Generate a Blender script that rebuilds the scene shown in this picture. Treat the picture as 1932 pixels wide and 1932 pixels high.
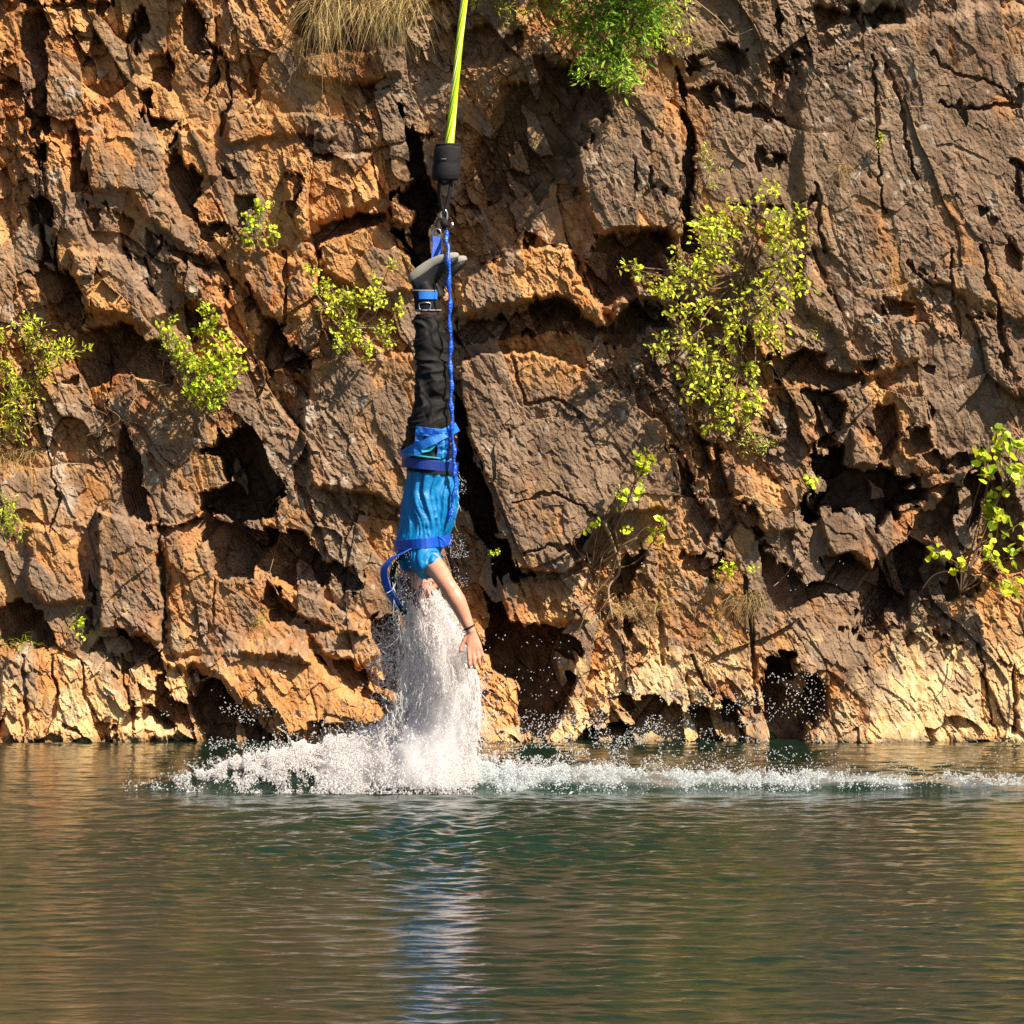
import bpy, bmesh, math, random
import numpy as np
from mathutils import Vector, Matrix, noise as mnoise
from mathutils.bvhtree import BVHTree

for o in list(bpy.data.objects):
    bpy.data.objects.remove(o)
scene = bpy.context.scene
COL = scene.collection
PI = math.pi
rng = np.random.default_rng(11)
random.seed(5)

# ------------------------------------------------------------------ camera
CAM = Vector((0, -30, 1.7))
PITCH = 0.01258
K = 4.83 / 1932 / 30
cam_d = bpy.data.cameras.new("camera")
cam_d.lens = 36 * 30 / 4.83
cam_d.clip_start = 0.5
cam_d.clip_end = 400
cam = bpy.data.objects.new("camera", cam_d)
COL.objects.link(cam)
cam.location = CAM
cam.rotation_euler = (PI / 2 - PITCH, 0, 0)
scene.camera = cam
scene.render.resolution_x = scene.render.resolution_y = 1024

# ------------------------------------------------------------------ light
SUN_EL, SUN_AZ = math.radians(48), math.radians(52)   # azimuth: to the right of the camera's side
SDIR = Vector((math.cos(SUN_EL) * math.sin(SUN_AZ), -math.cos(SUN_EL) * math.cos(SUN_AZ), math.sin(SUN_EL)))
sun_d = bpy.data.lights.new("sun", 'SUN')
sun_d.energy = 5.0
sun_d.angle = math.radians(0.5)
sun_d.color = (1.0, 0.90, 0.74)
sun = bpy.data.objects.new("sun", sun_d)
COL.objects.link(sun)
sun.rotation_euler = SDIR.to_track_quat('Z', 'Y').to_euler()
w = bpy.data.worlds.new("World")
scene.world = w
w.use_nodes = True
nt = w.node_tree
bg = nt.nodes["Background"]
sky = nt.nodes.new("ShaderNodeTexSky")
sky.sky_type = 'NISHITA'
sky.sun_disc = False
sky.sun_elevation = SUN_EL
sky.sun_rotation = math.atan2(SDIR.x, SDIR.y)
nt.links.new(sky.outputs[0], bg.inputs[0])
bg.inputs[1].default_value = 0.06
scene.view_settings.view_transform = 'Standard'
scene.view_settings.look = 'None'
scene.view_settings.gamma = 1.0
scene.view_settings.exposure = 0.98
scene.cycles.diffuse_bounces = 7
scene.cycles.volume_bounces = 12
scene.cycles.max_bounces = 18
scene.cycles.transparent_max_bounces = 12

# ------------------------------------------------------------------ helpers
def W(u, v, Y=0.0):
    """photo position (1932 px wide photo) at depth Y -> world point"""
    dx = (u - 966) * K
    dz = (966 - v) * K
    d = Vector((dx, math.cos(PITCH) + dz * math.sin(PITCH), dz * math.cos(PITCH) - math.sin(PITCH)))
    return CAM + d * ((Y + 30) / d.y)
CY = 5.2
TS = 2314 / 1932
def TXZ(t):
    p = W(t[0] / TS, t[1] / TS, CY)
    return (p.x, p.z)

def tag(o, label=None, cat=None, group=None, kind=None):
    if label: o['label'] = label
    if cat: o['category'] = cat
    if group: o['group'] = group
    if kind: o['kind'] = kind
    return o

def empty(name, loc=(0, 0, 0)):
    o = bpy.data.objects.new(name, None)
    o.empty_display_size = 0.1
    COL.objects.link(o)
    o.location = loc
    return o

def np_mesh(name, V, F, mat=None, parent=None, smooth=False, attrs=None, corner=None):
    """V (n,3), F (m,k) -> one mesh object.  V in world space; parent keeps it there."""
    V = np.ascontiguousarray(V, dtype=np.float32)
    F = np.ascontiguousarray(F, dtype=np.int32)
    if parent is not None:
        V = V - np.array(ABS.get(parent.name, tuple(parent.location)), dtype=np.float32)
    m = bpy.data.meshes.new(name)
    k = F.shape[1]
    m.vertices.add(len(V)); m.vertices.foreach_set("co", V.ravel())
    m.loops.add(F.size); m.loops.foreach_set("vertex_index", F.ravel())
    m.polygons.add(len(F))
    m.polygons.foreach_set("loop_start", np.arange(0, F.size, k, dtype=np.int32))
    try:
        m.polygons.foreach_set("loop_total", np.full(len(F), k, dtype=np.int32))
    except Exception:
        pass
    m.polygons.foreach_set("use_smooth", np.full(len(F), bool(smooth)))
    if attrs:
        for an, av in attrs.items():
            av = np.asarray(av, dtype=np.float32)
            if av.ndim == 2:
                a = m.color_attributes.new(an, 'FLOAT_COLOR', 'POINT')
                if av.shape[1] == 3:
                    av = np.concatenate([av, np.ones((len(av), 1), np.float32)], 1)
                a.data.foreach_set("color", av.ravel())
            else:
                a = m.attributes.new(an, 'FLOAT', 'POINT')
                a.data.foreach_set("value", av)
    m.update(calc_edges=True)
    m.validate()
    if mat: m.materials.append(mat)
    o = bpy.data.objects.new(name, m)
    COL.objects.link(o)
    if parent is not None:
        o.parent = parent
    ABS[o.name] = tuple(ABS.get(parent.name, parent.location)) if parent is not None else (0, 0, 0)
    return o
ABS = {}

class MB:
    """collects polygons of mixed size"""
    def __init__(s): s.v = []; s.f = []
    def add(s, V, F):
        b = len(s.v); s.v += [tuple(p) for p in V]; s.f += [tuple(i + b for i in f) for f in F]
    def tube(s, pts, rad, n=8, cap=True, sq=1.0):
        pts = [Vector(p) for p in pts]
        if not hasattr(rad, '__len__'): rad = [rad] * len(pts)
        t0 = (pts[1] - pts[0]).normalized()
        a = t0.orthogonal().normalized()
        V = []
        for i, p in enumerate(pts):
            t = (pts[min(i + 1, len(pts) - 1)] - pts[max(i - 1, 0)])
            if t.length < 1e-9: t = t0
            t.normalize()
            a = (a - t * a.dot(t))
            if a.length < 1e-6: a = t.orthogonal()
            a.normalize(); b = t.cross(a)
            r = rad[i]
            for j in range(n):
                th = 2 * PI * j / n
                V.append(p + a * (math.cos(th) * r) + b * (math.sin(th) * r * sq))
        F = []
        for i in range(len(pts) - 1):
            for j in range(n):
                F.append((i * n + j, i * n + (j + 1) % n, (i + 1) * n + (j + 1) % n, (i + 1) * n + j))
        if cap:
            F.append(tuple(range(n))[::-1]); F.append(tuple((len(pts) - 1) * n + j for j in range(n)))
        s.add(V, F)
    def rings(s, rings, cap=True, close=False):
        n = len(rings[0]); V = [p for r in rings for p in r]; F = []
        m = len(rings)
        for i in range(m if close else m - 1):
            for j in range(n):
                i2 = (i + 1) % m
                F.append((i * n + j, i * n + (j + 1) % n, i2 * n + (j + 1) % n, i2 * n + j))
        if cap and not close:
            F.append(tuple(range(n))[::-1]); F.append(tuple((m - 1) * n + j for j in range(n)))
        s.add(V, F)
    def ellipsoid(s, c, r, nu=16, nv=10, M=None):
        rings = []
        for i in range(nv + 1):
            ph = PI * (i + 0.02) / (nv + 0.04)
            ring = []
            for j in range(nu):
                th = 2 * PI * j / nu
                q = Vector((r[0] * math.sin(ph) * math.cos(th), r[1] * math.sin(ph) * math.sin(th), r[2] * math.cos(ph)))
                if M: q = M @ q
                ring.append(Vector(c) + q)
            rings.append(ring)
        s.rings(rings)
    def strip(s, pts, wid, thick, nrm):
        """webbing: pts, list of width vectors, thickness, list of normals"""
        rings = []
        for p, wv, n in zip(pts, wid, nrm):
            p = Vector(p); wv = Vector(wv); n = Vector(n).normalized() * thick / 2
            rings.append([p - wv / 2 - n, p + wv / 2 - n, p + wv / 2 + n, p - wv / 2 + n])
        s.rings(rings)
    def build(s, name, mat=None, parent=None, smooth=True):
        off = Vector(ABS.get(parent.name, tuple(parent.location))) if parent is not None else Vector((0, 0, 0))
        m = bpy.data.meshes.new(name)
        m.from_pydata([tuple(Vector(p) - off) for p in s.v], [], s.f)
        m.update()
        bm = bmesh.new(); bm.from_mesh(m)
        bmesh.ops.recalc_face_normals(bm, faces=bm.faces)
        bm.to_mesh(m); bm.free()
        m.polygons.foreach_set("use_smooth", [smooth] * len(m.polygons))
        if mat: m.materials.append(mat)
        o = bpy.data.objects.new(name, m)
        COL.objects.link(o)
        if parent is not None: o.parent = parent
        ABS[o.name] = tuple(off)
        return o

def remesh(o, voxel, smooth_it=4, sm=0.5):
    """fuse the overlapping closed shapes of o into one continuous skin"""
    r = o.modifiers.new("r", 'REMESH'); r.mode = 'VOXEL'; r.voxel_size = voxel
    if smooth_it:
        q = o.modifiers.new("s", 'SMOOTH'); q.iterations = smooth_it; q.factor = sm
    dg = bpy.context.evaluated_depsgraph_get()
    me = bpy.data.meshes.new_from_object(o.evaluated_get(dg))
    old = o.data; mats = [m for m in old.materials]
    o.modifiers.clear(); o.data = me
    me.materials.clear()
    for m in mats: me.materials.append(m)
    me.polygons.foreach_set("use_smooth", [True] * len(me.polygons))
    bpy.data.meshes.remove(old)
    me.name = o.name
    return o

def get_vn(o):
    m = o.data; n = len(m.vertices)
    V = np.zeros(n * 3, np.float32); m.vertices.foreach_get("co", V)
    N = np.zeros(n * 3, np.float32); m.vertices.foreach_get("normal", N)
    return V.reshape(-1, 3), N.reshape(-1, 3)
def set_v(o, V):
    o.data.vertices.foreach_set("co", V.astype(np.float32).ravel()); o.data.update()
def catmull(P, n):
    P = [Vector(p) for p in P]; Q = [P[0] * 2 - P[1]] + P + [P[-1] * 2 - P[-2]]
    out = []
    for i in range(1, len(Q) - 2):
        for k in range(n):
            t = k / n; a, b, c, d = Q[i - 1], Q[i], Q[i + 1], Q[i + 2]
            out.append(0.5 * ((2 * b) + (c - a) * t + (2 * a - 5 * b + 4 * c - d) * t * t + (3 * b - a - 3 * c + d) * t ** 3))
    out.append(P[-1]); return out

# numpy noise
_tab = {}
def _t(seed):
    if seed not in _tab:
        _tab[seed] = np.random.default_rng(1000 + seed).random((256, 256)).astype(np.float32)
    return _tab[seed]
def vn(x, y, seed=0):
    x0 = np.floor(x).astype(np.int32); y0 = np.floor(y).astype(np.int32)
    fx = (x - x0).astype(np.float32); fy = (y - y0).astype(np.float32)
    fx = fx * fx * fx * (fx * (fx * 6 - 15) + 10); fy = fy * fy * fy * (fy * (fy * 6 - 15) + 10)
    T = _t(seed); a0 = x0 & 255; a1 = (x0 + 1) & 255; b0 = y0 & 255; b1 = (y0 + 1) & 255
    return ((T[a0, b0] * (1 - fx) + T[a1, b0] * fx) * (1 - fy) + (T[a0, b1] * (1 - fx) + T[a1, b1] * fx) * fy) * 2 - 1
def fbm(x, y, seed=0, o=4, g=0.5):
    r = 0; a = 1; s = 0
    for i in range(o):
        r = r + a * vn(x * 2 ** i + i * 17.3, y * 2 ** i - i * 9.1, seed + i); s += a; a *= g
    return r / s
def voro(x, y, seed=0, jit=0.95):
    """nearest cell: 3 random numbers, local offset, F1, F2"""
    xi = np.floor(x).astype(np.int32); yi = np.floor(y).astype(np.int32)
    A, B, C, D = _t(seed + 50), _t(seed + 51), _t(seed + 52), _t(seed + 53)
    E = _t(seed + 54)
    b1 = np.full(x.shape, 99, np.float32); b2 = b1.copy()
    r1 = np.zeros_like(b1); r2 = r1.copy(); r3 = r1.copy(); lx = r1.copy(); ly = r1.copy()
    for i in (-1, 0, 1):
        for j in (-1, 0, 1):
            cx = xi + i; cy = yi + j; ca = cx & 255; cb = cy & 255
            dx = (x - (cx + 0.5 + (A[ca, cb] - 0.5) * jit)).astype(np.float32)
            dy = (y - (cy + 0.5 + (B[ca, cb] - 0.5) * jit)).astype(np.float32)
            d = dx * dx + dy * dy
            m = d < b1
            b2 = np.where(m, b1, np.minimum(b2, d)); b1 = np.where(m, d, b1)
            r1 = np.where(m, C[ca, cb], r1); r2 = np.where(m, D[ca, cb], r2); r3 = np.where(m, E[ca, cb], r3)
            lx = np.where(m, dx, lx); ly = np.where(m, dy, ly)
    return r1, r2, r3, lx, ly, np.sqrt(b1), np.sqrt(b2)
def sstep(a, b, x):
    t = np.clip((x - a) / (b - a), 0, 1); return t * t * (3 - 2 * t)

# ------------------------------------------------------------------ materials
def new_mat(name):
    m = bpy.data.materials.new(name); m.use_nodes = True
    return m, m.node_tree, m.node_tree.nodes["Principled BSDF"]
def simple(name, col, rough=0.6, spec=0.5, metal=0.0, var=0.12, scale=30, bump=0.0, coat=0.0, sheen=0.0, bscale=None):
    m, t, b = new_mat(name)
    tc = t.nodes.new("ShaderNodeTexCoord")
    n = t.nodes.new("ShaderNodeTexNoise"); n.inputs["Scale"].default_value = scale; n.inputs["Detail"].default_value = 4
    t.links.new(tc.outputs["Object"], n.inputs["Vector"])
    mx = t.nodes.new("ShaderNodeMix"); mx.data_type = 'RGBA'
    mx.inputs[6].default_value = (*[c * (1 - var) for c in col], 1)
    mx.inputs[7].default_value = (*[min(1, c * (1 + var)) for c in col], 1)
    t.links.new(n.outputs[0], mx.inputs[0]); t.links.new(mx.outputs[2], b.inputs["Base Color"])
    b.inputs["Roughness"].default_value = rough; b.inputs["Metallic"].default_value = metal
    b.inputs["Specular IOR Level"].default_value = spec
    b.inputs["Coat Weight"].default_value = coat; b.inputs["Sheen Weight"].default_value = sheen
    if bump:
        n2 = t.nodes.new("ShaderNodeTexNoise"); n2.inputs["Scale"].default_value = bscale or scale * 6
        t.links.new(tc.outputs["Object"], n2.inputs["Vector"])
        bp = t.nodes.new("ShaderNodeBump"); bp.inputs["Strength"].default_value = bump; bp.inputs["Distance"].default_value = 0.003
        t.links.new(n2.outputs[0], bp.inputs["Height"]); t.links.new(bp.outputs[0], b.inputs["Normal"])
    return m
# ================================================================== the cliff
def axis(lo, a, b, hi, st, big, g=1.12):
    """fine steps between a and b, growing steps outside"""
    mid = np.arange(a, b, st)
    L = []; x = a; s = st
    while x > lo: s = min(s * g, big); x -= s; L.append(x)
    R = []; x = mid[-1]; s = st
    while x < hi: s = min(s * g, big); x += s; R.append(x)
    return np.array(L[::-1] + list(mid) + R)
ST = 0.0048
AX = axis(-15, -3.0, 3.0, 15, ST, 0.10, 1.012)
AZ = axis(-1.2, -0.05, 4.28, 8.5, ST, 0.08, 1.015)
X, Z = np.meshgrid(AX, AZ)
X = X.astype(np.float32); Z = Z.astype(np.float32)
PX = 0.002934 / TS        # one photo pixel (2314) on the cliff, metres

def sdf(x, y, P):
    P = np.array(P, np.float32); n = len(P)
    d = np.full(x.shape, 1e9, np.float32); ins = np.zeros(x.shape, bool)
    for i in range(n):
        a = P[i]; b = P[(i + 1) % n]; e = b - a; L = float(e @ e) + 1e-12
        t = np.clip(((x - a[0]) * e[0] + (y - a[1]) * e[1]) / L, 0, 1)
        qx = x - a[0] - e[0] * t; qy = y - a[1] - e[1] * t
        d = np.minimum(d, qx * qx + qy * qy)
        if abs(e[1]) > 1e-9:
            c = (a[1] > y) != (b[1] > y)
            ins ^= c & (x < e[0] * (y - a[1]) / e[1] + a[0])
    d = np.sqrt(d)
    return np.where(ins, -d, d)
def sub(P, mg):
    P = np.array(P); i0, i1 = np.searchsorted(AX, [P[:, 0].min() - mg, P[:, 0].max() + mg])
    j0, j1 = np.searchsorted(AZ, [P[:, 1].min() - mg, P[:, 1].max() + mg])
    return slice(max(j0, 0), j1), slice(max(i0, 0), i1)
# irregular edges
WX = 0.028 * fbm(X * 5, Z * 4, 1, 3) + 0.012 * vn(X * 30, Z * 22, 5) + 0.005 * vn(X * 80, Z * 60, 6)
WZ = 0.028 * fbm(X * 5 + 40, Z * 4, 9, 3) + 0.012 * vn(X * 30 + 9, Z * 22, 13) + 0.005 * vn(X * 80, Z * 60 + 7, 14)

# --- protruding blocks (photo pixels, 2314 wide): points, relief, soft edge, how smooth
BLOCKS = [
 ([(1030,830),(1080,800),(1200,790),(1330,830),(1380,890),(1420,910),(1510,960),(1535,1080),(1520,1150),(1440,1150),(1355,1175),(1320,1270),(1270,1295),(1200,1290),(1130,1270),(1115,1160),(1078,1040),(1042,910)], .13, .02, .85),
 ([(1330,150),(1500,215),(1540,240),(1543,560),(1507,525),(1350,530),(1310,440),(1290,300)], .16, .03, .7),
 ([(1030,640),(1150,560),(1290,555),(1310,640),(1360,690),(1375,745),(1300,705),(1250,682),(1150,697),(1070,715),(1025,722)], .2, .035, .6),
 ([(1370,700),(1400,655),(1480,650),(1540,690),(1500,700),(1470,672),(1407,693),(1390,760)], .14, .03, .6),
 ([(226,1150),(360,1180),(369,1450),(345,1445),(275,1420),(226,1425)], .15, .02, .8),
 ([(375,1190),(460,1180),(480,1290),(600,1300),(610,1400),(700,1420),(720,1500),(560,1470),(380,1480)], .07, .03, .6),
 ([(360,1500),(560,1440),(690,1450),(780,1550),(870,1610),(860,1640),(620,1668),(600,1610),(520,1570),(440,1505)], .16, .06, .65),
 ([(700,1430),(830,1400),(860,1490),(800,1500),(740,1470)], .1, .03, .4),
 ([(1800,140),(1960,60),(2314,0),(2340,0),(2340,760),(2230,700),(2100,640),(1900,770),(1810,700),(1790,400)], .06, .06, .84),
 ([(700,810),(1020,790),(1022,900),(1045,1020),(1035,1130),(960,1100),(900,1150),(830,1120),(700,1100),(680,950)], .09, .03, .75),
 ([(100,310),(160,330),(170,470),(230,560),(250,620),(170,640),(130,600),(115,480),(95,440)], .08, .025, .6),
 ([(200,310),(310,300),(372,320),(370,430),(420,510),(440,560),(330,500),(290,440),(200,440)], .07, .03, .6),
 ([(400,300),(480,280),(495,400),(460,400),(415,370)], .07, .02, .6),
 ([(160,560),(280,580),(320,640),(370,700),(330,740),(180,700),(170,650)], .1, .03, .3),
 ([(380,570),(500,620),(505,700),(450,690),(390,650)], .08, .03, .5),
 ([(510,250),(780,260),(760,310),(620,300),(520,330)], .06, .02, .6),
 ([(640,350),(850,340),(860,450),(760,500),(680,530),(640,480)], .07, .04, .4),
 ([(720,540),(860,500),(900,560),(960,600),(960,650),(860,670),(760,640),(710,600)], .08, .03, .6),
 ([(690,120),(920,100),(910,170),(800,190),(690,180)], .07, .03, .5),
 ([(540,560),(660,570),(700,600),(690,720),(590,720),(550,640)], .05, .03, .5),
 ([(1640,860),(1760,890),(1780,1000),(1700,1010),(1640,940)], .06, .03, .4),
 ([(1650,1060),(1800,1100),(1815,1200),(1700,1210),(1640,1150)], .08, .03, .5),
 ([(1900,700),(2060,720),(2080,820),(1960,860),(1880,780)], .06, .03, .6),
 ([(1925,960),(1960,1000),(1990,1000),(1985,1050),(1925,1052)], .1, .015, .8),
 ([(1850,1170),(1930,1150),(1960,1190),(1975,1290),(1950,1260),(1925,1250),(1870,1250)], .09, .02, .5),
 ([(1125,1300),(1200,1310),(1330,1290),(1330,1400),(1230,1415),(1150,1410)], .06, .03, .2),
 ([(2010,870),(2090,870),(2110,1010),(2190,1020),(2180,1060),(2080,1080),(2020,1010)], .05, .03, .3),
 ([(2090,1080),(2190,1060),(2210,1110),(2150,1150),(2110,1130)], .07, .02, .5),
 ([(0,1480),(130,1470),(280,1510),(300,1600),(440,1650),(440,1668),(0,1668)], .07, .05, .6),
 ([(600,1310),(700,1340),(780,1380),(830,1440),(720,1410),(640,1380)], .09, .02, .4),
 ([(885,455),(935,480),(925,505),(885,500)], .14, .012, .5),
 ([(55,1180),(170,1200),(200,1360),(110,1370),(60,1330)], .08, .03, .35),
]
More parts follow.
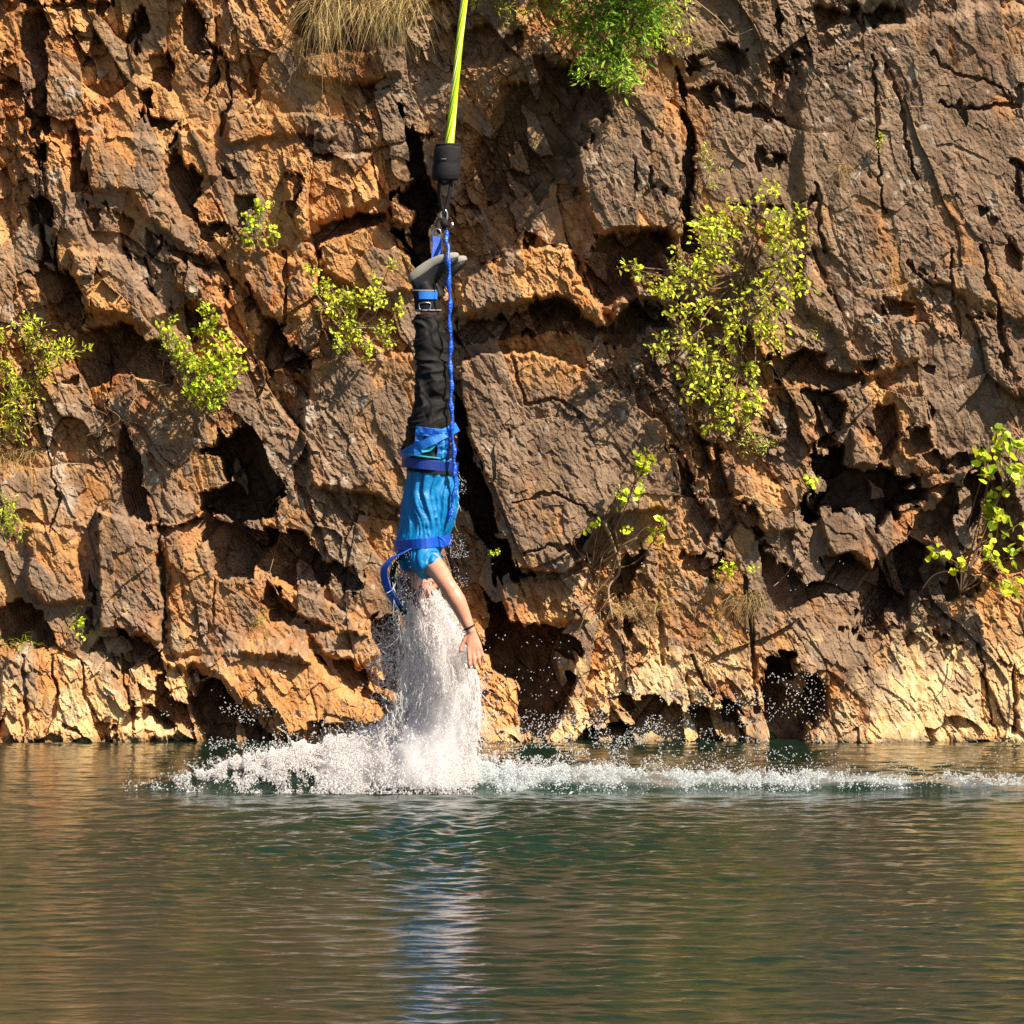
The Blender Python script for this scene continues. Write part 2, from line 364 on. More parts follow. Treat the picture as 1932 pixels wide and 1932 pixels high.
# --- recesses, chimneys, caves that the sun does not reach, some cast shadows carved likewise: points, depth
CAVES = [
 ([(47,30),(90,19),(108,62),(115,140),(103,280),(93,310),(90,450),(106,480),(125,600),(90,600),(90,545),(65,465),(84,445),(80,326),(60,300),(75,220),(60,150),(35,110)], .3),
 ([(0,180),(60,190),(68,215),(0,222)], .1), ([(55,0),(245,0),(230,25),(105,26),(62,20)], .16),
 ([(152,59),(217,80),(226,97),(175,103)], .07), ([(168,109),(242,121),(230,134),(172,140)], .07),
 ([(310,37),(326,19),(342,62),(320,93),(323,124),(311,137),(314,193),(332,211),(335,264),(400,273),(385,292),(317,286),(311,217),(311,146),(289,124)], .25),
 ([(323,124),(379,118),(385,155),(373,193),(345,177)], .14),
 ([(413,0),(466,25),(460,87),(485,103),(500,124),(420,115),(415,72)], .2),
 ([(466,149),(485,124),(497,174),(460,236),(447,227)], .1),
 ([(388,317),(404,292),(413,373),(460,400),(460,419),(432,460),(441,497),(404,485),(376,435),(376,385)], .24),
 ([(494,357),(528,385),(553,394),(534,413),(497,404)], .14),
 ([(158,363),(174,351),(177,429),(199,373),(202,466),(180,485),(165,429)], .16),
 ([(168,289),(177,326),(165,345)], .1), ([(186,478),(236,453),(298,503),(289,522),(236,485),(217,528)], .09),
 ([(329,519),(363,528),(366,559),(342,581),(329,553)], .14),
 ([(372,540),(470,585),(560,650),(560,690),(500,640),(430,600),(385,570)], .1),
 ([(528,435),(578,435),(584,481),(560,490),(560,528),(500,528),(453,534),(447,509),(520,500)], .16),
 ([(683,31),(702,31),(727,118),(770,81),(798,81),(780,99),(705,124),(686,93)], .14),  # first one: shadow under the straw tuft, carved as a hollow
 ([(810,199),(904,177),(997,174),(1015,183),(913,196),(823,224)], .12),
 ([(882,230),(913,196),(929,280),(960,295),(963,404),(978,441),(978,528),(984,590),(950,605),(916,553),(880,520),(935,505),(938,470),(900,460),(895,440),(925,400),(905,340),(905,280)], .45),
 ([(680,540),(758,503),(866,484),(866,497),(798,522),(724,556),(717,575),(705,553)], .2),
 ([(935,290),(1000,288),(970,310),(945,350)], .15),
 ([(646,394),(674,400),(683,435),(661,484),(658,441),(668,419)], .08),
 ([(686,298),(736,301),(764,314),(736,329),(686,326)], .07), ([(584,43),(618,47),(602,71)], .06),
 ([(1145,203),(1230,170),(1320,190),(1330,312),(1300,400),(1250,420),(1203,543),(1163,507),(1036,489),(1022,453),(1083,326)], .13),  # cast shadow of the hanging shrub, carved in as a shallow hollow
 ([(1210,120),(1300,150),(1370,180),(1380,260),(1300,270),(1230,220)], .25),
 ([(1020,60),(1180,70),(1180,110),(1100,150),(1010,150)], .07),
 ([(1348,533),(1507,522),(1518,580),(1518,623),(1471,612),(1427,634),(1453,678),(1355,681),(1322,623),(1322,587)], .26),
 ([(1533,152),(1552,203),(1559,308),(1543,362),(1543,558),(1562,565),(1565,399),(1575,340)], .3),
 ([(1543,120),(1616,105),(1700,109),(1681,159),(1616,145),(1558,159)], .2),
 ([(1565,203),(1616,188),(1652,232),(1700,254),(1670,261),(1594,235)], .14),
 ([(1799,4),(1933,22),(1926,54),(1846,72),(1810,54)], .12), ([(1958,33),(1984,7),(2041,22),(2041,51),(1973,54)], .13),
 ([(1759,0),(1766,54),(1770,94),(1784,123),(1810,123),(1788,130),(1752,105),(1741,69),(1755,54)], .14),
 ([(1614,94),(1686,105),(1701,159),(1661,167),(1614,159)], .14), ([(1744,141),(1770,134),(1795,163),(1788,174),(1759,170)], .1),
 ([(1614,181),(1650,203),(1661,235),(1719,239),(1752,261),(1810,272),(1853,279),(1835,285),(1770,283),(1700,268),(1640,255),(1614,246)], .14),
 ([(1708,326),(1723,330),(1741,348),(1773,351),(1773,362),(1759,391),(1712,391),(1701,370)], .18),
 ([(1647,446),(1733,456),(1788,453),(1860,430),(1846,450),(1800,478),(1723,478),(1661,467)], .12),
 ([(1868,141),(1890,159),(1925,152),(1940,130),(1905,145)], .05),
 ([(2212,471),(2252,486),(2266,500),(2244,536),(2230,525)], .09), ([(2277,543),(2299,576),(2295,609),(2277,601)], .12),
 ([(2285,180),(2314,185),(2314,240),(2290,235)], .1), ([(2285,360),(2314,370),(2314,460),(2290,440)], .12),
 ([(2052,594),(2100,612),(2107,623),(2070,612)], .06),
 ([(18,608),(123,604),(170,662),(174,753),(159,709),(127,724),(109,677),(72,622)], .16),
 ([(254,550),(326,579),(337,630),(362,666),(384,644),(366,695),(340,666),(322,630),(290,590)], .12),
 ([(399,554),(507,597),(522,608),(518,684),(504,670),(507,630),(435,612)], .14),
 ([(384,651),(399,695),(446,709),(428,767),(362,702)], .14),
 ([(174,757),(254,738),(326,767),(355,753),(406,789),(413,847),(384,833),(377,858),(326,847),(261,840),(232,858),(188,876),(181,804)], .26),
 ([(112,858),(181,833),(192,876),(120,876)], .1),
 ([(594,724),(645,731),(623,753),(700,800),(700,829),(598,840),(580,818),(565,825),(580,767)], .22),
 ([(275,963),(290,1021),(322,1046),(326,1093),(333,1166),(348,1213),(319,1188),(290,1166),(283,1057),(268,1032)], .22),
 ([(457,1021),(500,1032),(504,1057),(518,1093),(471,1115),(449,1115),(460,1141),(507,1173),(543,1188),(616,1166),(627,1130),(663,1093),(630,1057),(601,996),(569,898),(543,967),(514,985),(496,970),(489,1017)], .4),
 ([(351,1195),(464,1188),(471,1217),(380,1206)], .12),
 ([(466,1178),(675,1201),(727,1262),(764,1322),(699,1327),(643,1304),(601,1294),(578,1266),(573,1304),(531,1304),(489,1299),(466,1243)], .35),
 ([(727,1266),(820,1271),(829,1336),(773,1350),(764,1322)], .16),
 ([(610,1327),(675,1383),(736,1401),(717,1411),(694,1411),(610,1401),(601,1355)], .14),
 ([(708,1453),(745,1485),(829,1504),(834,1546),(880,1583),(920,1560),(930,1600),(862,1590),(782,1546),(764,1518),(713,1471)], .2),
 ([(835,1400),(880,1380),(930,1480),(920,1580),(860,1560)], .3),
 ([(0,1374),(47,1355),(107,1374),(112,1401),(135,1448),(79,1462),(0,1448)], .26),
 ([(177,1467),(219,1429),(226,1425),(214,1290),(203,1346),(190,1375)], .16),
 ([(224,1429),(279,1420),(345,1448),(373,1457),(373,1509),(326,1518),(279,1513),(265,1495),(186,1481)], .24),
 ([(298,1560),(326,1597),(363,1597),(359,1532),(375,1518),(385,1575),(440,1575),(438,1513),(452,1532),(494,1537),(522,1569),(536,1592),(592,1616),(610,1662),(461,1690),(433,1644),(363,1630),(317,1606)], .3),
 ([(699,1630),(764,1630),(750,1658),(699,1648)], .1), ([(154,1634),(261,1644),(252,1658),(177,1653)], .07),
 ([(1022,722),(1073,715),(1102,712),(1153,697),(1204,683),(1258,683),(1312,712),(1363,744),(1377,773),(1334,766),(1276,751),(1240,752),(1167,765),(1095,778),(1059,780),(1022,780)], .2),
 ([(1377,773),(1392,770),(1457,748),(1515,741),(1512,697),(1468,680),(1407,700),(1396,715),(1381,737)], .22),
 ([(1022,882),(1037,904),(1055,969),(1070,1041),(1095,1085),(1106,1157),(1113,1215),(1142,1230),(1153,1284),(1196,1306),(1167,1309),(1128,1295),(1131,1350),(1109,1350),(1102,1302),(1102,1230),(1077,1186),(1041,1139),(1037,1012),(1026,958)], .45),
 ([(1153,889),(1167,940),(1164,947),(1153,911)], .07), ([(1142,958),(1153,990),(1146,994)], .05),
 ([(1269,1244),(1312,1201),(1334,1204),(1312,1266),(1276,1266)], .1),
 ([(1120,1218),(1147,1211),(1161,1288),(1208,1302),(1161,1309),(1130,1295),(1130,1362),(1157,1420),(1211,1406),(1225,1423),(1285,1430),(1319,1450),(1332,1470),(1315,1504),(1302,1564),(1268,1605),(1235,1660),(1174,1660),(1174,1554),(1164,1537),(1110,1514),(1107,1436),(1117,1386)], .4),
 ([(1389,1335),(1416,1261),(1460,1248),(1453,1275),(1423,1288),(1420,1335)], .14),
 ([(1406,1403),(1433,1403),(1436,1430),(1423,1453),(1406,1447)], .16),
 ([(1405,1571),(1480,1561),(1521,1588),(1625,1585),(1672,1591),(1685,1632),(1689,1690),(1290,1690),(1330,1640),(1426,1625)], .35),
 ([(1547,1255),(1625,1251),(1608,1309),(1585,1295),(1537,1282)], .13),
 ([(1652,1150),(1699,1150),(1706,1211),(1750,1235),(1706,1245),(1702,1201),(1655,1167)], .12),
 ([(1515,1012),(1545,1050),(1570,1110),(1620,1180),(1600,1230),(1550,1180),(1530,1100)], .12),
 ([(1560,980),(1590,1000),(1610,1060),(1580,1080)], .12), ([(1620,1010),(1640,1100),(1660,1180),(1630,1230),(1610,1100)], .12),
 ([(1741,809),(1795,802),(1868,784),(1875,795),(1868,838),(1922,846),(1947,853),(1933,875),(1875,875),(1831,853),(1788,860),(1752,838)], .24),
 ([(1817,882),(1893,882),(1915,925),(1918,962),(1868,1012),(1846,1012),(1853,940),(1839,918)], .26),
 ([(1839,1034),(1911,1005),(1911,1049),(1955,1060),(1991,1049),(2020,1067),(2074,1085),(2052,1103),(2100,1107),(2100,1136),(2034,1143),(1991,1215),(1973,1212),(1962,1175),(1947,1183),(1926,1157),(1868,1157),(1846,1186),(1813,1190),(1817,1121),(1860,1096)], .42),
 ([(1962,933),(2016,933),(2016,1027),(1991,1041),(1987,998),(1962,969)], .18), ([(2052,972),(2089,972),(2096,1009),(2056,1027)], .14),
 ([(2092,1030),(2226,1012),(2223,1059),(2157,1067),(2128,1063)], .16),
 ([(2100,1107),(2215,1067),(2230,1103),(2212,1175),(2179,1244),(2128,1244),(2085,1241),(2056,1215),(2071,1165),(2136,1132)], .16),
 ([(2230,1090),(2314,1060),(2314,1280),(2240,1300),(2180,1250)], .12),
 ([(1708,1202),(1722,1253),(1822,1287),(1825,1305),(1849,1298),(1849,1243),(1925,1243),(1942,1263),(1970,1277),(1980,1246),(2055,1212),(2121,1246),(2186,1312),(2203,1315),(2193,1346),(2080,1356),(2055,1384),(2038,1411),(2025,1425),(1997,1421),(1959,1439),(1928,1449),(1918,1439),(1932,1411),(1928,1377),(1939,1373),(1932,1332),(1901,1346),(1842,1356),(1787,1387),(1743,1391),(1732,1356),(1705,1318)], .34),
 ([(1729,1480),(1805,1473),(1812,1507),(1849,1521),(1856,1562),(1846,1624),(1822,1645),(1800,1690),(1736,1690),(1732,1562)], .38),
 ([(1719,947),(1737,969),(1752,976),(1730,976)], .06), ([(1936,813),(1991,809),(1962,838),(1944,846)], .09),
 ([(2081,824),(2150,820),(2125,853),(2085,838)], .1), ([(2252,806),(2273,795),(2277,820),(2263,835)], .08),
 ([(2092,904),(2118,925),(2103,962)], .08), ([(1998,672),(2063,701),(2060,712),(2009,712)], .08),
 ([(2190,712),(2244,715),(2244,730),(2212,722)], .07),
 ([(1455,300),(1470,320),(1467,340),(1455,330)], .03), ([(1495,420),(1508,425),(1505,452),(1492,445)], .06),
 ([(1890,1410),(1910,1415),(1905,1430),(1885,1425)], .07), ([(1935,1500),(1955,1505),(1950,1520)], .06),
 ([(2110,1430),(2140,1440),(2130,1470),(2105,1460)], .05), ([(1255,330),(1300,350),(1320,400),(1290,410)], .05),
]
CRACKS = [([(1146,795),(1175,867),(1189,911),(1247,900),(1276,911),(1309,933)], 5, .04),
 ([(2128,235),(2158,243),(2168,230),(2176,279),(2165,246),(2237,243),(2302,240)], 5, .07),
 ([(2100,120),(2150,170),(2235,180),(2258,203),(2273,225),(2302,230)], 4, .04),
 ([(2215,560),(2235,640),(2260,700),(2280,800)], 6, .08), ([(2000,150),(2040,250),(2045,350),(2070,400)], 5, .05),
 ([(1975,130),(1985,300),(1990,400),(2000,480)], 4, .04), ([(1840,420),(1850,500),(1870,560)], 6, .06),
 ([(1840,560),(1870,640),(1890,700)], 5, .05), ([(2150,560),(2160,680),(2170,760)], 5, .05),
 ([(2065,610),(2110,640),(2150,655)], 4, .04), ([(366,1180),(369,1300),(373,1450)], 4, .06),
 ([(470,1195),(475,1300),(480,1400)], 3, .03), ([(60,860),(100,1000),(130,1130),(110,1200)], 5, .05),
 ([(260,1480),(300,1560),(310,1640)], 5, .06), ([(190,1500),(200,1580),(250,1650)], 4, .05), ([(50,1480),(60,1560),(70,1660)], 4, .05),
 ([(1150,1140),(1250,1120),(1310,1140),(1335,1170)], 4, .04), ([(1180,1246),(1250,1235),(1330,1260)], 4, .04),
 ([(560,640),(580,700),(600,760)], 6, .07), ([(640,560),(650,650),(640,740)], 5, .06),
 ([(505,130),(520,220),(500,300)], 6, .07), ([(560,120),(580,200),(560,240)], 5, .05),
 ([(1450,1300),(1490,1400),(1500,1500)], 5, .05), ([(1680,1310),(1700,1450),(1715,1600)], 6, .07), ([(2215,1450),(2230,1560),(2240,1650)], 5, .06),
 ([(2280,1500),(2285,1560),(2290,1640)], 6, .08), ([(1470,380),(1475,420)], 4, .05), ([(1435,370),(1440,430)], 4, .05),
 ([(120,1480),(130,1560),(115,1660)], 5, .05), ([(430,1520),(440,1600)], 4, .05), ([(1560,1480),(1600,1560),(1610,1620)], 4, .05)]

H = 0.10 * fbm(X * 0.5, Z * 0.5, 20, 2)
smoothness = np.zeros_like(X)
EX = X + WX; EZ = Z + WZ
for P, d, e, s in BLOCKS:
    Q = [TXZ(p) for p in P]; sl = sub(Q, 0.12)
    m = 1 - sstep(-e, e * .3, sdf(EX[sl], EZ[sl], Q))
    H[sl] += d * m
    smoothness[sl] = np.maximum(smoothness[sl], s * m)
# leaning foot of the cliff
H += 0.22 * sstep(0.75, 0.0, Z) + 0.10 * sstep(0.12, -0.02, Z)
H += 0.10 * sstep(3.3, 4.6, Z)
# the fractured rock: stacked layers of tilted chips, grain leaning to the right going down
def facets(cw, ch, ang, amp, tilt, seed, wob=0.25, groove=0.0, shing=0.0):
    c, s = math.cos(ang), math.sin(ang)
    a = (X * c + Z * s) / cw; b = (-X * s + Z * c) / ch
    a = a + wob * vn(a * 1.3, b * 1.3, seed + 3) + .05 * vn(a * 4, b * 4, seed + 4)
    b = b + wob * vn(a * 1.3 + 31, b * 1.3, seed + 5)
    r1, r2, r3, lx, ly, f1, f2 = voro(a, b, seed)
    h = amp * ((r1 - .5) + tilt * ((r2 - .5) * lx * 2 + (r3 - .5) * ly * 2) - shing * (.3 + r2) * ly)
    if groove:
        h = h - groove * sstep(.10, .0, f2 - f1) * (vn(a * .8, b * .8, seed + 8) > -.1)
    return h, r1
rough = 1 - smoothness
zone_l = sstep(1.0, -1.5, X)                     # left: bolder chips
zone_b = sstep(1.0, .35, Z)                      # foot: crumbly
h1, q1 = facets(.52, .80, .35, .13, .7, 100, groove=.02)
h2, q2 = facets(.19, .40, .38, .085, .7, 110, groove=.008, shing=.35)
h3, q3 = facets(.070, .17, .40, .046, .7, 120, wob=.32, shing=.5)
h4, q4 = facets(.032, .075, .5, .024, .8, 130, wob=.35, shing=.6)
h5, q5 = facets(.017, .030, .6, .0085, 1.0, 140, shing=.4)
h6, q6 = facets(.06, .02, -.55, .010, .8, 150)   # thin bedding lips
smoothness = np.maximum(smoothness, .62 * (q1 > .5) * sstep(.25, .5, Z))
smoothness = np.maximum(smoothness, .80 * (q2 > .66))
rough = 1 - smoothness
patchy = sstep(-.45, .5, fbm(X * 1.6, Z * 1.6, 30, 3))
H += h1 * (.35 + .65 * rough)
H += h2 * (.15 + .85 * rough) * (.55 + .55 * zone_l + .2 * zone_b)
H += h3 * (.11 + .89 * rough) * (.45 + .5 * patchy + .35 * zone_l + .3 * zone_b)
H += h4 * (.12 + .88 * rough) * (.30 + .9 * patchy + .3 * zone_b)
H += h5 * (.16 + .74 * rough)
H += h6 * (.2 + .8 * rough) * patchy
H += .006 * fbm(X * 22, Z * 22, 40, 4) + .012 * fbm(X * 7, Z * 5, 44, 2)
# small scattered pock marks and nicks, elongated along the grain
a_, b_ = (X * .85 + Z * .52) / .045, (-X * .52 + Z * .85) / .10
r1, r2, r3, lx, ly, f1, f2 = voro(a_, b_, 160)
H -= .014 * (r1 > .90) * sstep(.34, .12, np.sqrt((lx * 1.2) ** 2 + (ly * 1.2) ** 2))
carve = np.zeros_like(X)
for P, d in CAVES:
    Q = [TXZ(p) for p in P]; sl = sub(Q, 0.08)
    jag = .045 * (q3[sl] - .5) + .050 * (q2[sl] - .5) + .018 * (q4[sl] - .5)
    m = 1 - sstep(-.009, .004, sdf(X[sl] + .5 * WX[sl], Z[sl] + .5 * WZ[sl], Q) + jag)
    # the floor climbs out toward the lower left, away from the sun's side
    stp = 4; cum = m.copy(); D = m * 0
    for k in range(1, 26):
        oj, oi = int(round(k * stp * .75)), int(round(k * stp * .62))
        sh = np.zeros_like(m)
        if oj < m.shape[0] and oi < m.shape[1]:
            sh[oj:, oi:] = m[:m.shape[0] - oj, :m.shape[1] - oi]
        cum = cum * sh; D += cum * (stp * ST)
    dd = d * 1.6 + .045
    ramp = np.clip((.32 if d < .38 else .8) + D / (dd * 1.1), 0, 1)
    shard = 1 - .45 * (q3[sl] > .82) * (q2[sl] > .3) - .22 * (q2[sl] > .75)
    carve[sl] = np.maximum(carve[sl], dd * m * shard * ramp)
for P, wd, d in CRACKS:
    Q = [TXZ(p) for p in P]; sl = sub(Q, 0.08); x, z = EX[sl], EZ[sl]
    dd = np.full(x.shape, 9., np.float32)
    for i in range(len(Q) - 1):
        a = np.array(Q[i]); e = np.array(Q[i + 1]) - a; t = np.clip(((x - a[0]) * e[0] + (z - a[1]) * e[1]) / (e @ e), 0, 1)
        dd = np.minimum(dd, np.hypot(x - a[0] - e[0] * t, z - a[1] - e[1] * t))
    wm = wd * PX * 1.0 * (1 + .5 * vn(x * 12, z * 12, 61))
    carve[sl] = np.maximum(carve[sl], d * sstep(1.2, .5, dd / wm))
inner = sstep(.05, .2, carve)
H = H - carve - inner * .05 * fbm(X * 9, Z * 9, 71, 3)
H = H.astype(np.float32)

# pigment: dark weathered skin (also painted shade in the recesses), fresh orange breaks, pale washed foot
def zone(pts):
    """soft weighted map from (photo x, photo y, radius, weight)"""
    num = np.zeros_like(X); den = np.full_like(X, 1e-4)
    for px, py, r, wt in pts:
        cx, cz = TXZ((px, py)); g = np.exp(-((X - cx) ** 2 + (Z - cz) ** 2) / (r * PX) ** 2)
        num += g * wt; den += g
    return num / den
oz = zone([(60,60,200,.9),(230,150,150,.95),(100,250,160,.8),(300,350,160,.5),(450,250,150,.45),(150,450,120,.5),(60,620,150,.75),(300,620,150,.3),
 (500,130,130,.6),(600,350,150,.65),(700,220,120,.55),(800,350,120,.65),(850,150,120,.45),(620,600,100,.85),(500,480,80,.9),(700,450,150,.55),(560,700,100,.9),(300,800,150,.9),(100,830,150,.8),
 (430,900,130,.5),(150,1000,150,.3),(80,1200,120,.5),(330,1080,120,.4),(500,1150,100,.4),(300,1300,100,.2),(480,1300,120,.25),(700,1350,120,.6),(450,1450,120,.4),
 (700,1580,140,.95),(560,1600,100,.9),(300,1500,100,.8),(100,1550,150,.6),(750,1150,150,.3),(850,900,150,.25),(620,1050,80,.3),(1050,1100,80,.4),
 (1100,450,150,.75),(1080,250,130,.5),(1150,600,130,.75),(1250,550,80,.8),(1250,720,90,1.),(1200,800,60,.9),(1330,830,60,.9),(1150,950,150,.15),(1300,1000,180,.12),(1250,1200,150,.12),
 (1430,300,100,.35),(1400,450,100,.25),(1400,600,90,.6),(1450,1180,50,.6),(1250,1350,120,.65),(1180,1400,80,.9),(1180,1560,60,.9),(1450,1400,160,.6),(1600,700,150,.35),(1650,250,100,.4),
 (1850,150,150,.12),(2100,150,200,.08),(2150,450,220,.08),(1900,300,150,.08),(1950,500,150,.2),(1850,600,150,.2),(2200,750,180,.2),(2000,900,180,.25),(1700,1000,150,.3),(1700,1180,130,.25),(1980,980,60,.5),
 (2060,1170,60,.5),(1900,1200,80,.45),(1780,1420,100,.75),(2200,1400,150,.5),(2000,1500,150,.3),(1600,1450,150,.45),(2250,1150,100,.3)])
pz = zone([(100,1620,150,.9),(300,1640,150,.85),(60,1500,120,.35),(450,1500,90,.35),(600,1660,100,.35),(130,1100,90,.55),(200,1250,80,.15),(100,1300,90,.25),(300,1450,90,.25),
 (1200,1660,100,.6),(1400,1500,120,.75),(1330,1620,90,.7),(1520,1500,120,.75),(1650,1600,120,.8),(1450,1300,120,.45),(1900,1620,150,.85),(2050,1500,120,.75),(2100,1600,150,.85),(2280,1500,90,1.),(2270,1620,100,.95),(2250,1300,100,.3),
 (1900,1350,120,.35),(1700,1300,120,.3),(750,1560,100,.25),(1560,1200,80,.4),(2090,1150,40,.7),(1000,600,900,.0),(300,300,500,.0),(2000,400,500,.05),(400,800,300,.0),(1800,900,250,.05),(1100,1000,250,.03),(1300,700,200,.05),(150,60,60,.1)])
vary = fbm(X * 4, Z * 3, 80, 4)
loc = (h2 + h3) / .06
ow = sstep(-.42, .50, (oz - .5) * 1.1 + .40 * (.5 - q2) + .30 * (.5 - q3) + .42 * vary - .22 * loc)
pw = sstep(.30, .95, pz * sstep(.95, .25, Z - .22 * fbm(X * 2.5, Z * 0, 86, 3)) + .25 * (pz > .5) * (Z > .9) + .28 * (q3 - .5) + .55 * fbm(X * 9, Z * 7, 84, 3))
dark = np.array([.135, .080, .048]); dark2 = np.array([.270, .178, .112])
org = np.array([.38, .160, .048]); org2 = np.array([.50, .275, .105]); red = np.array([.27, .075, .020])
pale = np.array([.56, .34, .135]); pale2 = np.array([.62, .46, .25])
def mixc(a, b, t): return a * (1 - t[..., None]) + b * t[..., None]
def lift(c): return np.broadcast_to(c, X.shape + (3,))
t1 = np.clip(.5 + .6 * fbm(X * 6, Z * 5, 90, 4) + .35 * (q3 - .5), 0, 1)
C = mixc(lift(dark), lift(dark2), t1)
t2 = np.clip(.45 + .8 * fbm(X * 5 + 7, Z * 6, 94, 3) + .5 * (q4 - .5), 0, 1)
Co = mixc(lift(org), lift(org2), t2)
Co = mixc(Co, lift(red), sstep(.25, .7, fbm(X * 3.3, Z * 3.3, 98, 3) + .3 * (q2 - .5)) * .7)
ow = ow * (1 - .55 * inner)  # shade painted into the pigment: recesses lose orange and turn darker
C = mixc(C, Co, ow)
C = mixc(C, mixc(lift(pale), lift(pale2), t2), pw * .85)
# pale mineral splashes
wh = sstep(.52, .62, fbm(X * 6, Z * 7, 103, 4)) * .25 + sstep(.70, .76, vn(X * 26, Z * 26, 108)) * (vn(X * 2, Z * 2, 109) > .2) * .4
C = mixc(C, lift(np.array([.50, .44, .36])), np.clip(wh * (1 - .5 * ow), 0, 1))
# wet dark tide mark right at the water
wet = sstep(.035, .0, Z + .02 * vn(X * 12, Z * 0, 77))
C = C * (1 - .45 * wet[..., None])
C = C * (1 + .16 * fbm(X * 40, Z * 40, 111, 3)[..., None])
WHITE = [(130,1060,22,60),(105,1000,14,40),(150,1130,30,40),(690,905,9,28),(700,940,22,24),(165,205,22,16),(120,400,22,18),(1050,1640,30,12),(322,1280,8,5),(2150,565,5,10)]
for px, py, rx, ry in WHITE:
    cx, cz = TXZ((px, py)); d = np.hypot((EX - cx) / (rx * PX), (EZ - cz) / (ry * PX)); 
    C = mixc(C, lift(np.array([.50, .42, .33])), sstep(1.2, .3, d + .35 * fbm(X * 16, Z * 12, 190, 3)) * .6)
C = np.clip(C, .01, .8)

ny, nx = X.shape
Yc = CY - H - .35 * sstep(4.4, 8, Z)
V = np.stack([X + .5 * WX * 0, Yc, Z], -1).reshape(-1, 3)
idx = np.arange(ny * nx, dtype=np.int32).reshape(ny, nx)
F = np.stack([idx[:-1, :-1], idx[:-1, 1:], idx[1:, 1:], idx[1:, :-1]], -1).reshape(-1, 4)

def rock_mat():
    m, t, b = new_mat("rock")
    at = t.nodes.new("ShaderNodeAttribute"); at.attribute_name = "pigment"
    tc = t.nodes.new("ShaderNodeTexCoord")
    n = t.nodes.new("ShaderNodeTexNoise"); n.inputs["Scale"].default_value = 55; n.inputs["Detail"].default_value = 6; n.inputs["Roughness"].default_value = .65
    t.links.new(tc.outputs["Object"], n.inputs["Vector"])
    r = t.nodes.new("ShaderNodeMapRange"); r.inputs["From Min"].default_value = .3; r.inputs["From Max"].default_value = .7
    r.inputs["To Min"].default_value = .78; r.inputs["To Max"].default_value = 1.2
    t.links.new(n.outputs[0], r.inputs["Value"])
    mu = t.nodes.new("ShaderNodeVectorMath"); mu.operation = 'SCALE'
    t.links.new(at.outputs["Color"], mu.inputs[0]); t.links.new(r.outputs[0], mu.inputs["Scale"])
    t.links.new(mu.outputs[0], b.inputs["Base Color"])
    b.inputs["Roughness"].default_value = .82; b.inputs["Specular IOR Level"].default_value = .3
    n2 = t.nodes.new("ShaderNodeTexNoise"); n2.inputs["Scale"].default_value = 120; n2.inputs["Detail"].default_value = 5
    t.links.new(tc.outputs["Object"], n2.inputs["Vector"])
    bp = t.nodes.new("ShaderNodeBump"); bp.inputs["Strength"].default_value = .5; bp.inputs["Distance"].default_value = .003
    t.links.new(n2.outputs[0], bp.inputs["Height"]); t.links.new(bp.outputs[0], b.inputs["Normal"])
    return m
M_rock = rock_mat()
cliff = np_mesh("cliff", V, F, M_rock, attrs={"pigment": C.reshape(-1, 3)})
tag(cliff, kind='structure')

def cliffY(x, z):
    i = int(np.clip(np.searchsorted(AX, x), 1, nx - 1)); j = int(np.clip(np.searchsorted(AZ, z), 1, ny - 1))
    return float(Yc[j, i])
def cliff_front(x, z, r=.05):
    i0, i1 = np.searchsorted(AX, [x - r, x + r]); j0, j1 = np.searchsorted(AZ, [z - r, z + r])
    s = Yc[max(j0, 0):j1 + 1:3, max(i0, 0):i1 + 1:3]
    return float(s.min()) if s.size else cliffY(x, z)
def onT(tx, ty, out=0.0, r=0.03):
    """point in front of the rock seen at photo pixel (2314) tx, ty"""
    x, z = TXZ((tx, ty)); y = cliff_front(x, z, r) - out
    return W(tx / TS, ty / TS, y)
# ================================================================== water
def water_mat():
    m, t, b = new_mat("water")
    tc = t.nodes.new("ShaderNodeTexCoord")
    n = t.nodes.new("ShaderNodeTexNoise"); n.inputs["Scale"].default_value = .35; n.inputs["Detail"].default_value = 3
    t.links.new(tc.outputs["Object"], n.inputs["Vector"])
    mx = t.nodes.new("ShaderNodeMix"); mx.data_type = 'RGBA'
    mx.inputs[6].default_value = (.004, .023, .017, 1); mx.inputs[7].default_value = (.010, .020, .010, 1)
    t.links.new(n.outputs[0], mx.inputs[0]); t.links.new(mx.outputs[2], b.inputs["Base Color"])
    b.inputs["Roughness"].default_value = .04; b.inputs["IOR"].default_value = 1.23
    n2 = t.nodes.new("ShaderNodeTexNoise"); n2.inputs["Scale"].default_value = 22; n2.inputs["Detail"].default_value = 5
    t.links.new(tc.outputs["Object"], n2.inputs["Vector"])
    bp = t.nodes.new("ShaderNodeBump"); bp.inputs["Strength"].default_value = .35; bp.inputs["Distance"].default_value = .008
    t.links.new(n2.outputs[0], bp.inputs["Height"]); t.links.new(bp.outputs[0], b.inputs["Normal"])
    return m
M_water = water_mat()
wx = axis(-60, -3.3, 3.3, 60, .016, 3.0)
wy = axis(-60, -13.5, 5.5, 7, .022, 3.0)
GX, GY = np.meshgrid(wx, wy); GX = GX.astype(np.float32); GY = GY.astype(np.float32)
near = np.exp(-(np.abs(GX + .35) / .95) ** 2.2) * sstep(-11, -2, GY) * sstep(4.5, 0, GY)
amp = (.8 + .9 * near) * (.85 + .75 * fbm(GX * .45, GY * .22, 233, 3))
wv = 0
wr = np.random.default_rng(3)
